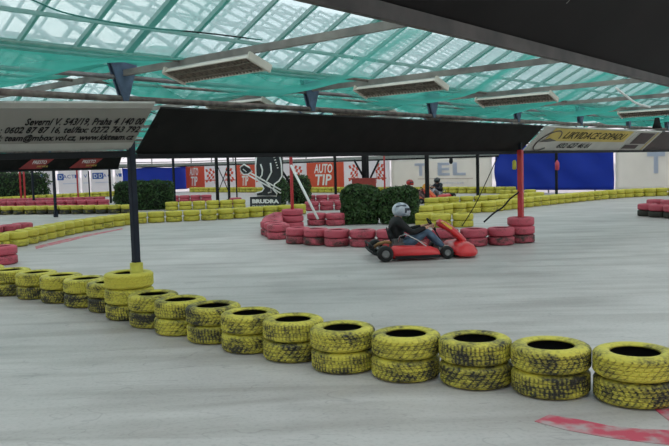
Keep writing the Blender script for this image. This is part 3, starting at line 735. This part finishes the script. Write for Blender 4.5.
# grey address board, left of the pole
dl = Vector((-.94, -.34, 0)).normalized()
PG = W3(4.94, 7.50); L_G = 4.2
t = thing('advertising_board', 'grey board with black address lettering left of the pole', 'board', (PG.x, PG.y, 1.93))
a0 = PG+dl*L_G
GH = .49
def GP(x, y, o=0):      # x metres from the right end to the left, y 0..1 up the face
    p = PG+dl*x+TILT*y+Z*(1.95+GH*y); nn = (-dl).cross(TILT+Z*GH).normalized()
    if nn.z > 0: nn = -nn
    return p+nn*o
b = MB(); b.hexa([GP(0, 0), GP(L_G, 0), GP(L_G, 1), GP(0, 1), GP(0, 0, -.03), GP(L_G, 0, -.03), GP(L_G, 1, -.03), GP(0, 1, -.03)]); b.build('panel', M_GREYB2, t)
b = MB(); b.hexa([GP(0, .17, .004), GP(L_G, .17, .004), GP(L_G, .89, .004), GP(0, .89, .004), GP(0, .17, 0), GP(L_G, .17, 0), GP(L_G, .89, 0), GP(0, .89, 0)]); b.build('grey_field', M_GREYB, t)
b = MB(); b.bar(PG+Z*1.90, a0+Z*1.90, .05, .07); b.build('bottom_rail', M_BLACK, t)
def gfit(px, py):     # board coordinates of a picture point, on the tilted face
    o = Vector((0, 0, HC)); d = ray(px, py); p = GP(0, 0); e1 = dl; e2 = TILT+Z*GH; n = e1.cross(e2)
    k = (p-o).dot(n)/d.dot(n); h = o+d*k-p
    y = h.z/GH; x = (h-e2*y).dot(e1); return x, y
for body, x0, yb, x1, yt in (('Severní V. 543/19, Praha 4 140 00', 24, 124.5, 141.5, 117.3), ('t.: 0602 87 87 16, tel/fax: 0272 763 792', -7, 132.6, 137, 126.2), ('e-mail: team@mbox.vol.cz, www.kkteam.cz', -24, 141.3, 131, 134.2)):
    xa, ya = gfit(x0, yb+1.4); xb, yb_ = gfit(x1, yb+.4); _, yc = gfit((x0+x1)/2, yt)
    e2 = (TILT+Z*GH)
    text(body, GP(xa, ya, .012), -dl, e2+dl*(-.0), xa-xb, (yc-(ya+yb_)/2)*e2.length*.98, M_LET, t, shear=.12, ext=.002, font_off=.012)
# yellow and following boards
M_YB = mat('yellow_board', (.60, .45, .10), .6, var=.1, scale=2); M_WB = mat('pale_board', (.52, .50, .45), .6, var=.08, scale=2)
f = board(W3(14.75, 7.62), W3(20.0, 7.62), 1.915, 2.40, M_WB, 'yellow and white waste disposal board right of red post'); t = f[0]; Lb = f[4]
def para(f, x0, x1, y0, y1, m, name, o=.012, sh=0):
    b = MB(); b.poly([TP(f, x0+sh*y0, y0, o), TP(f, x1+sh*y0, y0, o), TP(f, x1+sh*y1, y1, o), TP(f, x0+sh*y1, y1, o)], f[5]*.004); return b.build(name, m, f[0])
sc = (1 if f[2].cross(f[3]).dot(f[5]) > 0 else -1)
para(f, .45, Lb-.25, .44, .97, M_YB, 'yellow_field')
vl = f[3].length
text('LIKVIDACE ODPADU', TP(f, 1.2, .56, .02), f[2], f[3], Lb-1.7, vl*.30, M_LET, t, shear=.12, font_off=.004)
text('☎602 627 46 61'.replace('☎', ''), TP(f, 1.35, .14, .02), f[2], f[3], 1.75, vl*.22, M_LET, t, shear=.12)
b = MB(); ring = [TP(f, .60+.42*math.cos(a), .46+.40*math.sin(a)+.1*math.cos(a), .02) for a in [i*2*PI/40 for i in range(34)]]; b.tube(ring, .014, 6); b.tube([TP(f, .25, .40, .02), TP(f, .6, .5, .02), TP(f, 1.0, .46, .02)], [.004, .05, .004], 6); b.build('ring_logo', mat('ring_grey', (.10, .09, .08), .6), t)
f = board(W3(20.05, 7.62), W3(21.9, 7.62), 1.915, 2.40, M_WB, 'pale board with a dark brown picture and slanted stripe')
M_BR = mat('dark_brown_print', (.06, .035, .032), .6, var=.2)
para(f, .30, f[4]-.45, .36, .92, M_BR, 'dark_picture'); para(f, .05, 1.05, .10, .30, M_BR, 'dark_stripe'); para(f, f[4]-.32, f[4]-.24, .03, .97, M_YB, 'yellow_stripe')
f = board(W3(21.95, 7.62), W3(31, 7.62), 1.915, 2.40, M_BR, 'dark brown board at the right edge of the row')
# near board overhead
An = Vector((.628, .778, 0)); Bn = Vector((-.778, .628, 0))
n0 = Bn*.67
f = board(n0-An*.6+Vector((0, 0, 0)), n0+An*7.5, 1.945, 2.44, M_BOARD, 'big black board hanging close overhead at upper right', tilt=-Bn*.54, rail=False)
M_RAIL = mat('brown_grey_rail', (.060, .050, .044), .6, var=.35, scale=14)
b = MB(); b.bar(n0-An*.6+Z*1.934, n0+An*7.5+Z*1.934, .014, .025); b.build('bottom_rail', M_RAIL, f[0])
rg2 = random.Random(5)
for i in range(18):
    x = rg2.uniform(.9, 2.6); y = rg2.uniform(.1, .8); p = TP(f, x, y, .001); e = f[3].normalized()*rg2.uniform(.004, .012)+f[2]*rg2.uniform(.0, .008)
    b = MB(); b.bar(p, p+e, .001, .001, up=f[5]); b.build('painted_glint', mat('reflection_paint', (.25, .24, .23), .5), f[0])  # reflections on the black board, put in as short pale bars
# distant black banner with red logos (row q = 27.6)
f = board(W3(5, 27.6), W3(17.6, 27.6), 1.86, 2.33, M_BOARD, 'far black board with two red logos under the grey board', tilt=-B*.3); t = f[0]
for x0, x1 in ((17, 40), (68, 90)):
    s0 = on_q(x0, 27.5)[0]-5; s1 = on_q(x1, 27.5)[0]-5
    para(f, s0, s1, .12, .88, mat('dull_red_logo', (.28, .03, .03), .6), 'red_logo', .03, .55)
    text('PRESTO', TP(f, s0+.55, .52, .045), f[2], f[3], (s1-s0)*.62, .15, M_LETW, t, name='logo_lettering', shear=.3)
    text('service', TP(f, s0+.75, .25, .045), f[2], f[3], (s1-s0)*.5, .1, M_YB, t, name='logo_lettering', shear=.3)

# worker sign
DS = 27.6
def sp(px, py, o=0): p = at(px, py, DS); return Vector((p.x, p.y-o, p.z))
t = thing('cutout_sign', 'black cutout sign of a worker with shovel lettered BRUDRA', 'sign', (at(265, 200, DS).x, DS, 0))
M_CUT = mat('cutout_black', (.02, .024, .03), .5)
body = [(257, 152), (279, 152), (281.5, 165), (282, 176), (279, 181), (274.5, 184), (273.5, 190), (277, 193.5), (276.5, 196), (257, 196), (256, 193), (262, 191.5), (264, 188.5), (259.5, 182), (256, 178), (255.5, 166)]
shov = [(240.5, 167), (244, 164.5), (249.5, 167.5), (252, 171.5), (248, 174.5), (243.5, 174.5), (240.5, 171)]
b = MB()
b.poly([sp(*p) for p in body], (0, .04, 0)); b.poly([sp(*p) for p in shov], (0, .04, 0))
b.build('figure', M_CUT, t)
b = MB(); b.poly([sp(250, 197), sp(281, 195.8), sp(281, 206.5), sp(250, 207.2)], (0, .04, 0)); b.build('name_plate', M_CUT, t)
b = MB(); 
for x in (254, 277): p = sp(x, 200); b.box((p.x, p.y+.07, .3), (.05, .05, .6))
b.build('legs', M_BLACK, t)
b = MB()
def line(pts, r=.030): b.tube([sp(x, y, .02) for x, y in pts], r, 6)
line([(257, 152), (255.5, 166), (256, 178), (259.5, 182)]); line([(279, 152), (281.5, 165), (282, 176), (279, 181), (274.5, 184), (273.5, 190), (277, 193.5), (276.5, 196), (257, 196), (256, 193), (262, 191.5), (264, 188.5), (260, 182)])
line([(260.5, 164), (262.5, 170), (262, 175), (259, 179)]); line([(270.5, 163), (271.5, 172), (269, 177), (266, 182)]); line([(266, 182), (270, 186), (271.5, 192), (268, 193)])
line(shov+[shov[0]]); line([(243, 169), (246.5, 172)], .02)
line([(249.5, 172.5), (281, 190)]); line([(248, 175), (281, 193.3)])
for i in range(6): line([(272.5+i*.9, 155+i*2.6), (274.5+i*.8, 154.6+i*2.6)], .02)
b.build('white_outline', M_LETW, t)
tdir = (sp(281, 200)-sp(250, 200)).normalized()
text('BRUDRA', sp(252.2, 203.4, .01), tdir, Z, abs(sp(279, 203)[0]-sp(252, 203)[0]), .155, M_LETW, t, font_off=.06)
text('PRACOVNÍ ODĚVY', sp(252.2, 206.6, .01), tdir, Z, abs(sp(278, 203)[0]-sp(252, 203)[0]), .08, M_LETW, t, shear=.2)

# ================================================================== LAMPS
M_LAMP = mat('aged_white_housing', (.62, .58, .50), .5, var=.08); M_LOUV = mat('brown_grey_louvre', (.28, .24, .19), .5, var=.25, scale=20)
def lamp():
    t = thing('ceiling_light', 'x', 'light fitting', (0, 0, 0), 0, 'fluorescent light fittings under the roof ties')
    L_, w, h = 1.34, .29, .06
    b = MB(); b.poly([(-L_/2, -w/2, 0), (-L_/2, -w*.36, h), (-L_/2, w*.36, h), (-L_/2, w/2, 0), (-L_/2, w/2-.015, 0), (-L_/2, w*.34, h-.015), (-L_/2, -w*.34, h-.015), (-L_/2, -w/2+.015, 0)], (L_, 0, 0)); b.build('housing', M_LAMP, t, True)
    for s in (-1, 1):
        b = MB(); b.box((s*(L_/2+.006), 0, h/2-.01), (.03, w+.02, h+.02)); b.build('end_cap', M_LAMP, t, True, bevel=.005)
    b = MB()
    for k in range(26): b.box((-L_/2+.03+k*(L_-.06)/25, 0, .012), (.006, w-.04, .035))
    for y in (-.055, .055): b.box((0, y, .012), (L_-.02, .008, .04))
    b.build('louvre', M_LOUV, t, True)
    for y in (-.10, 0.0, .10):
        b = MB(); b.tube([(-L_/2+.03, y, .05), (L_/2-.03, y, .05)], .014, 8); b.build('fluorescent_tube', mat('unlit_tube', (.5, .5, .48), .3), t, True)
    b = MB()
    for s in (-.5, .5): b.tube([(s, 0, h-.01), (s, .05, h+.10)], .006, 6)
    b.build('hanger', M_BLACK, t, True)
    return t
proto = lamp()
def copy_tree(o, parent=None):
    c = o.copy(); COL.objects.link(c); c.parent = parent
    for ch in kids(o): copy_tree(ch, c)
    return c
ang = math.atan2(B.y, B.x)
lamps = [(SK[5], 7.7-1.65, 'large fluorescent light fitting nearest, above the black board at left'), (SK[6], 7.7-1.63, 'fluorescent light fitting hung above the middle of black board'),
         (SK[7], 7.7-1.65, 'fluorescent light fitting above the right end of black board'), (SK[9], 7.7-1.65, 'fluorescent light fitting above the dark brown board at right'),
         (SK[6], 7.7+1.6, 'small white light fitting beyond the pipes behind nearest fitting'), (SK[7], 7.7+1.6, 'small light fitting beyond the pipes right of a bracket'), (SK[8], 7.7+1.6, 'light fitting beyond the pipes near the yellow board')]
for i, (s, q, lab) in enumerate(lamps):
    o = proto if i == 0 else copy_tree(proto)
    o.location = W3(s+.0, q, 2.70); o.rotation_euler = (.36, 0, ang); o['label'] = lab

# cables
def cable(pts, r, m, label, name='cable'):
    P_ = [Vector(p) for p in pts]; out_ = []
    for i in range(len(P_)-1):
        p0, p1, p2, p3 = P_[max(i-1, 0)], P_[i], P_[i+1], P_[min(i+2, len(P_)-1)]
        for k in range(6):
            u = k/6; out_.append(.5*((2*p1)+(p2-p0)*u+(2*p0-5*p1+4*p2-p3)*u*u+(3*p1-p0-3*p2+p3)*u**3))
    out_.append(P_[-1]); b = MB(); b.tube(out_, r, 6); return tag(b.build(name, m), label, 'cable')
y2 = POLE2.y
cable([at(519, 192, y2-.02), at(510, 199, y2), at(503, 207, y2), at(494, 213, y2), at(484, 222, y2-.1)], .018, M_BLACK, 'thick black cable drooping from red post to red tyres')
cable([at(497, 158, y2), at(487, 180, y2), at(475, 205, y2), at(462, 226, y2+.2)], .01, M_BLACK, 'thin black cable slanting down behind the kart')
cable([at(616, 88, 13.5), at(625, 95, 13.8), at(636, 103, 14), at(650, 107, 14.2)], .02, M_WHITEP, 'white cable looping under the roof at upper right')
cable([at(20, -6, 6.6), at(62, 12, 6.8), at(110, 22, 7), at(150, 28, 7.2), at(205, 33, 7.6), at(262, 40, 8.3)], .008, M_BLACK, 'thin black wire hanging across the near shade net')
cable([at(157, 128, 8.7), at(163, 118, 8.8), at(150, 112, 8.9)], .006, M_BLACK, 'short black wire by the gap between two boards')
b = MB(); p = at(657, 123, 17.2); b.lathe([(0, .12), (.05, .12), (.07, .0), (.11, -.12), (0, -.12)], (p.x, p.y, p.z), 14); tag(b.pivot('spotlight', M_BLACK, (p.x, p.y, p.z)), 'small black spotlight under roof pipe at right', 'lamp')
b = MB(); p = at(451, 161, 36.2); b.lathe([(0, .14), (.08, .13), (.1, -.05), (.05, -.14), (0, -.14)], (p.x, p.y, p.z), 12); tag(b.pivot('siren', M_BLACK, (p.x, p.y, p.z)), 'small dark siren hanging before white tarpaulin', 'siren')

# ================================================================== FLOOR MARKS
def floormat():
    m = bpy.data.materials.new('worn_red_floor_paint'); m.use_nodes = True; t = m.node_tree; N = t.nodes.new; L = t.links.new; p = t.nodes['Principled BSDF']
    tc = N('ShaderNodeTexCoord'); n = N('ShaderNodeTexNoise'); n.inputs['Scale'].default_value = 7; n.inputs['Detail'].default_value = 8
    L(tc.outputs['Object'], n.inputs['Vector']); r = N('ShaderNodeValToRGB'); e = r.color_ramp.elements; e[0].position = .36; e[0].color = (.40, .30, .30, 1); e[1].position = .56; e[1].color = (.47, .05, .09, 1)
    L(n.outputs['Fac'], r.inputs['Fac']); L(r.outputs[0], p.inputs['Base Color']); p.inputs['Roughness'].default_value = .6
    return m
M_FM = floormat()
def mark(pix, label):
    b = MB(); b.poly([ground(x, y, .001) for x, y in pix], (0, 0, .003)); o = b.build('floor_marking', M_FM); tag(o, label, 'floor marking')
mark([(534.5, 421.5), (549, 415), (580, 420), (609, 426), (640, 429), (669, 430.5), (700, 431), (700, 446), (669, 444.8), (653, 443.5), (609, 438), (565, 430)], 'faded red painted stripe curving across floor at lower right')
mark([(655, 409.6), (700, 408), (700, 425), (669, 421), (662, 415.5)], 'second red painted floor patch right of last yellow stack')
mark([(35, 246.5), (62, 240), (90, 234), (122, 228.3), (123, 229.2), (92, 235.6), (66, 242), (36, 249)], 'thin red paint line on floor along the yellow bend')

# ================================================================== KARTS AND DRIVERS
def skin(name, verts, edges, rad, m, parent, root=0, sub=2):
    me = bpy.data.meshes.new(name); me.from_pydata([Vector(v) for v in verts], edges, []); o = bpy.data.objects.new(name, me); COL.objects.link(o)
    o.modifiers.new('skin', 'SKIN'); sv = me.skin_vertices[0].data
    for i, r in enumerate(rad): sv[i].radius = (r, r) if not isinstance(r, tuple) else r; sv[i].use_root = (i == root)
    s = o.modifiers.new('sub', 'SUBSURF'); s.levels = sub; s.render_levels = sub
    bpy.context.view_layer.update()
    me2 = bpy.data.meshes.new_from_object(o.evaluated_get(bpy.context.evaluated_depsgraph_get())); bpy.data.objects.remove(o)
    for p in me2.polygons: p.use_smooth = True
    me2.materials.clear(); me2.materials.append(m); o2 = bpy.data.objects.new(name, me2); COL.objects.link(o2); o2.parent = parent
    return o2
M_SKIN = mat('skin', (.55, .30, .21), .5, var=.05)
def kart(loc, rz, label, red, accent, plate=False):
    t = thing('go_kart', label, 'kart', loc, rz); K = lambda b, n, m, p=None, bevel=0: b.build(n, m, p or t, True, bevel=bevel)
    MR = mat('kart_'+red[0], red[1], .3, var=.06); MA = mat('kart_'+accent[0], accent[1], .35)
    b = MB()
    for s in (-1, 1): b.tube([(-.72, s*.30, .09), (.1, s*.33, .07), (.45, s*.28, .07), (.82, s*.16, .08)], .016, 8)
    for x in (-.7, -.2, .4): b.tube([(x, -.32, .08), (x, .32, .08)], .016, 8)
    K(b, 'chassis', M_BLACK)
    b = MB(); b.box((.05, 0, .055), (1.25, .6, .012)); K(b, 'floor_pan', M_STEEL)
    for s in (-1, 1):
        b = MB(); rings = []
        for x, z0, z1, y0, y1 in ((-.60, .06, .24, .40, .62), (-.56, .05, .27, .38, .66), (-.2, .045, .265, .37, .68), (.1, .045, .24, .36, .67), (.24, .05, .19, .36, .62), (.28, .07, .14, .38, .56)):
            rings.append([(x, s*y0, z0), (x, s*(y0+.05), z1-.02), (x, s*((y0+y1)/2), z1), (x, s*(y1-.03), z1-.05), (x, s*y1, (z0+z1)/2-.02), (x, s*(y1-.04), z0)])
        b.loft(rings); o = K(b, 'side_pod', MR)
        b = MB(); b.box((-.15, s*.655, .075), (.8, .02, .05)); K(b, 'lower_skirt', M_BLACK, o)
        b = MB(); b.tube([(-.5, s*.34, .1), (-.42, s*.42, .42), (-.32, s*.45, .46), (-.1, s*.46, .34), (.06, s*.46, .22), (.15, s*.42, .12)], .014, 8); K(b, 'side_hoop', mat('chrome_tube', (.5, .5, .5), .25, .8))
    # nose
    b = MB(); rings = []
    for x, w, z0, z1 in ((.52, .48, .08, .19), (.62, .62, .05, .24), (.80, .62, .04, .255), (.93, .50, .04, .22), (1.0, .36, .06, .15)):
        rings.append([(x, -w, z0), (x+.01, -w*.98, (z0+z1)/2), (x, -w*.7, z1), (x, 0, z1+.02), (x, w*.7, z1), (x+.01, w*.98, (z0+z1)/2), (x, w, z0), (x, 0, z0-.01)])
    b.loft(rings); o = K(b, 'nose_fairing', MR)
    b = MB(); b.box((.93, 0, .06), (.06, .8, .04)); K(b, 'front_bumper', M_BLACK, o)
    b = MB(); rings = []
    path = [(.36, .66), (.43, .63), (.55, .56), (.68, .46), (.78, .36), (.86, .27)]
    for i, (x, z) in enumerate(path):
        w = [.10, .15, .16, .15, .14, .13][i]
        rings.append([(x-.02, -w, z-.11), (x, -w, z-.02), (x+.03, 0, z+.02), (x, w, z-.02), (x-.02, w, z-.11), (x-.03, 0, z-.04)])
    b.loft(rings); o = K(b, 'front_panel', MR)
    b = MB(); b.poly([(.385, -.172, .63), (.44, -.172, .635), (.60, -.172, .52), (.57, -.172, .485), (.47, -.172, .56)], (0, .344, .012)); K(b, 'stripe', MA, o)
    if plate:
        b = MB(); b.lathe([(0, -.01), (.16, -.01), (.16, .01), (0, .01)], (.56, 0, .60), 20, 'x'); K(b, 'number_plate', MA, o)
    # steering
    b = MB(); n = 24; rg_ = []
    cS = Vector((.24, 0, .58)); e1 = Vector((0, 1, 0)); e2 = Vector((-.55, 0, .83)).normalized()
    b.tube([cS+(e1*math.cos(2*PI*k/n)+e2*math.sin(2*PI*k/n))*.135 for k in range(n+1)], .013, 6)
    for k in range(3): a = 2*PI*k/3+.5; b.tube([cS, cS+(e1*math.cos(a)+e2*math.sin(a))*.135], .009, 6)
    o = K(b, 'steering_wheel', M_BLACK)
    b = MB(); b.tube([(.24, 0, .58), (.5, 0, .14)], .012, 8); K(b, 'steering_column', M_BLACK)
    # seat
    b = MB(); rings = []
    for x, z, w, d in ((-.02, .12, .15, .06), (-.15, .11, .18, .12), (-.32, .12, .19, .15), (-.45, .2, .19, .15), (-.52, .34, .18, .12), (-.56, .48, .16, .07), (-.575, .52, .12, .04)):
        rings.append([(x, -w, z+d), (x, -w*.8, z+.01), (x, 0, z-.01), (x, w*.8, z+.01), (x, w, z+d), (x-.015, w*.85, z-.01), (x-.015, 0, z-.03), (x-.015, -w*.85, z-.01)])
    b.loft(rings); K(b, 'seat', M_BLACK)
    # engine side, tank, exhaust
    b = MB(); b.box((-.45, -.33, .2), (.22, .16, .2)); b.box((-.45, -.33, .33), (.14, .12, .08))
    for k in range(5): b.box((-.45, -.33, .27+k*.022), (.2, .15, .008))
    K(b, 'engine', mat('engine_metal', (.12, .12, .12), .45, .5))
    b = MB(); b.tube([(-.5, -.3, .28), (-.66, -.3, .32), (-.78, -.22, .28), (-.86, -.1, .2)], .03, 8); K(b, 'exhaust', mat('rusty_exhaust', (.30, .16, .06), .6, .3))
    b = MB(); b.tube([(-.74, -.62, .1), (-.9, -.6, .14), (-.93, 0, .15), (-.9, .6, .14), (-.74, .62, .1)], .022, 8); b.tube([(-.72, -.3, .1), (-.93, -.3, .15)], .014, 6); b.tube([(-.72, .3, .1), (-.93, .3, .15)], .014, 6)
    b.tube([(-.92, -.55, .26), (-.94, 0, .28), (-.92, .55, .26)], .018, 8); b.tube([(-.9, -.5, .14), (-.92, -.5, .26)], .014, 6); b.tube([(-.9, .5, .14), (-.92, .5, .26)], .014, 6); K(b, 'rear_bumper', M_BLACK)
    b = MB(); b.tube([(-.72, -.66, .14), (-.72, .66, .14)], .018, 8); K(b, 'rear_axle', M_STEEL)
    for x, s, r, w in ((-.72, 1, .14, .20), (-.72, -1, .14, .20), (.41, 1, .115, .12), (.41, -1, .115, .12)):
        y = s*(.60 if x < 0 else .50)
        b = MB(); b.lathe([(r*.5, -w/2), (r*.85, -w/2), (r, -w/2+.03), (r, w/2-.03), (r*.85, w/2), (r*.5, w/2), (r*.5, -w/2)], (x, y, r), 24, 'y'); o = K(b, 'wheel', M_BT)
        b = MB(); b.lathe([(0, -w/2+.02), (r*.3, -w/2+.02), (r*.52, -w/2+.005), (r*.52, w/2-.005), (r*.3, w/2-.02), (0, w/2-.02)], (x, y, r), 20, 'y'); K(b, 'rim', M_STEEL, o)
    return t

def driver(loc, rz, label, helmet, jacket, jeans, lod=0):
    t = thing('person', label, 'person', loc, rz)
    JM = mat('jacket_'+jacket[0], jacket[1], .8, var=.2); TM = mat('trousers_'+jeans[0], jeans[1], .85, var=.25, scale=10); SM = mat('pale_shoe', (.6, .58, .55), .6)
    # body: one continuous figure in seated pose
    V = [(-.36, 0, .27), (-.40, 0, .42), (-.42, 0, .58), (-.40, 0, .70), (-.37, 0, .78), (-.34, 0, .87), (-.33, 0, .94)]
    E = [(0, 1), (1, 2), (2, 3), (3, 4), (4, 5), (5, 6)]; Rr = [.13, .12, .14, .10, .05, .08, .075]
    for s in (-1, 1):
        i = len(V); V += [(-.38, s*.17, .69), (-.16, s*.27, .50), (.08, s*.19, .565), (.16, s*.155, .59)]; E += [(3, i), (i, i+1), (i+1, i+2), (i+2, i+3)]; Rr += [.06, .042, .028, .026]
    for s in (-1, 1):
        i = len(V); V += [(-.30, s*.10, .25), (.12, s*.16, .50), (.30, s*.15, .33), (.46, s*.14, .17), (.56, s*.14, .19)]; E += [(0, i), (i, i+1), (i+1, i+2), (i+2, i+3), (i+3, i+4)]; Rr += [.085, .06, .05, .036, .03]
    body = skin('body', V, E, Rr, M_SKIN, t, 0, 1 if lod else 2)
    # jacket
    V = [(-.36, 0, .30), (-.40, 0, .43), (-.43, 0, .58), (-.41, 0, .70), (-.375, 0, .80)]; E = [(0, 1), (1, 2), (2, 3), (3, 4)]; Rr = [(.17, .15), (.17, .15), (.19, .155), (.14, .12), .085]
    for s in (-1, 1):
        i = len(V); V += [(-.39, s*.18, .68), (-.17, s*.28, .49), (.02, s*.21, .55), (.10, s*.185, .57)]; E += [(3, i), (i, i+1), (i+1, i+2), (i+2, i+3)]; Rr += [.085, .06, .048, .045]
    skin('jacket', V, E, Rr, JM, t, 0, 1 if lod else 2)
    V = [(-.34, 0, .25)]; E = []; Rr = [(.15, .13)]
    for s in (-1, 1):
        i = len(V); V += [(-.26, s*.10, .25), (-.05, s*.14, .39), (.12, s*.165, .505), (.28, s*.155, .35), (.43, s*.145, .20)]; E += [(0, i), (i, i+1), (i+1, i+2), (i+2, i+3), (i+3, i+4)]; Rr += [.105, .09, .078, .066, .055]
    skin('trousers', V, E, Rr, TM, t, 0, 1 if lod else 2)
    for s in (-1, 1):
        b = MB(); y = s*.14
        b.loft([[(x, y-w, z0), (x, y-w*.9, z1*.8+z0*.2), (x, y, z1), (x, y+w*.9, z1*.8+z0*.2), (x, y+w, z0)] for x, w, z0, z1 in ((.41, .035, .10, .17), (.45, .042, .09, .24), (.53, .045, .10, .23), (.61, .045, .14, .23), (.67, .03, .19, .24))])
        b.build('shoe', SM, t, True)
        # hand closed round the wheel: palm, four fingers, thumb
        cS = Vector((.24, 0, .58)); g = cS+Vector((0, s*.13, 0)); w0 = Vector((.155, s*.158, .588))
        V = [tuple(w0), tuple(w0+Vector((.035, -s*.006, .006))), tuple(w0+Vector((.07, -s*.008, .008)))]; E = [(0, 1), (1, 2)]; Rr = [.022, (.034, .02), (.034, .018)]
        for k in range(4):
            dz = (k-1.5)*.017; ln = [.9, 1, .97, .8][k]; i = len(V)
            b0 = w0+Vector((.07, -s*.008, .01+dz*1.4))
            V += [tuple(b0), tuple(b0+Vector((.032*ln, s*.006, .004))), tuple(b0+Vector((.04*ln, -s*.016*ln, -.003))), tuple(b0+Vector((.022, -s*.033*ln, -.004)))]
            E += [(2, i), (i, i+1), (i+1, i+2), (i+2, i+3)]; Rr += [.010, .009, .0085, .007]
        i = len(V); V += [tuple(w0+Vector((.03, -s*.03, .02))), tuple(w0+Vector((.055, -s*.043, .026))), tuple(w0+Vector((.075, -s*.04, .022)))]; E += [(1, i), (i, i+1), (i+1, i+2)]; Rr += [.012, .010, .008]
        skin('hand', V, E, Rr, M_SKIN, t, 0, 1)
    # helmet with visor; face behind it
    b = MB(); rings = []
    hc = Vector((-.325, 0, .895))
    for k in range(11):
        ph = -PI/2*.62+(PI/2*.62+PI/2*.995)*k/10
        rr, zz = math.cos(ph), math.sin(ph)
        rings.append([hc+Vector((.160*rr*math.cos(a)*(1.06 if math.cos(a) > 0 else 1)+(.02 if zz < 0 else 0)*(math.cos(a) > .3), .132*rr*math.sin(a), .138*zz)) for a in [2*PI*j/24 for j in range(24)]])
    b.loft(rings); HM = mat('helmet_'+helmet[0], helmet[1], .3, var=.1, col2=helmet[2], scale=9); ho = b.build('helmet', HM, t, True)
    b = MB(); rings = []
    for zz in (-.35, -.05, .28):
        rr = math.sqrt(1-zz*zz)*1.02
        rings.append([hc+Vector((.168*rr*math.cos(a), .135*rr*math.sin(a), .135*zz)) for a in [(-70+14*j)*PI/180 for j in range(11)]])
    for a_, c_ in zip(rings, rings[1:]):
        for j in range(10): b.quad([a_[j], a_[j+1], c_[j+1], c_[j]]).smooth = True
    o = b.build('visor', mat('smoked_visor', (.05, .06, .08), .15), ho, True); md = o.modifiers.new('th', 'SOLIDIFY'); md.thickness = .004
    b = MB(); b.box(hc+Vector((.14, 0, -.085)), (.05, .13, .055)); b.build('chin_bar', HM, ho, True, bevel=.015)
    b = MB()
    for s in (-1, 1): b.bar(hc+Vector((-.1, s*.1, .07)), hc+Vector((.09, s*.1, .085)), .02, .035)
    b.build('helmet_stripe', mat('helmet_dark_mark', (.10, .12, .15), .4), ho, True, bevel=.005)
    return t
kc = ground(423, 260.5); KZ = math.atan2(.16, 1.9)*1.0
kc = Vector((kc.x, kc.y+.62, 0))
kart(kc, KZ, 'red racing go-kart passing in front of the red tyre island', ('red', (.62, .03, .035)), ('yellow', (.8, .5, .05)))
driver(kc-Z*.03, KZ, 'person in silver helmet, black jacket and jeans driving the near kart', ('silver', (.62, .65, .70), (.22, .26, .33)), ('black', (.008, .008, .009)), ('denim', (.10, .16, .24)))
k2 = at(417, 197, 32.4); k2.z = 0
kart(k2, -.5, 'far orange and red go-kart partly behind the right bush', ('orange', (.75, .12, .03)), ('amber', (.9, .4, .05)))
driver(k2, -.5, 'person in bright red helmet and dark jacket driving a distant kart', ('red', (.6, .03, .03), (.35, .02, .02)), ('darkblue', (.02, .02, .03)), ('grey', (.2, .12, .12)), 1)
k3 = at(433, 197, 35.3); k3.z = 0
kart(k3, PI+.75, 'far red go-kart with yellow round plate right of the black post', ('red', (.62, .03, .035)), ('amber', (.9, .4, .05)), True)
driver(k3, PI+.75, 'person in black helmet and dark jacket driving the farthest kart', ('black', (.03, .035, .03), (.02, .02, .02)), ('darkblue', (.02, .02, .03)), ('white', (.5, .5, .55)), 1)
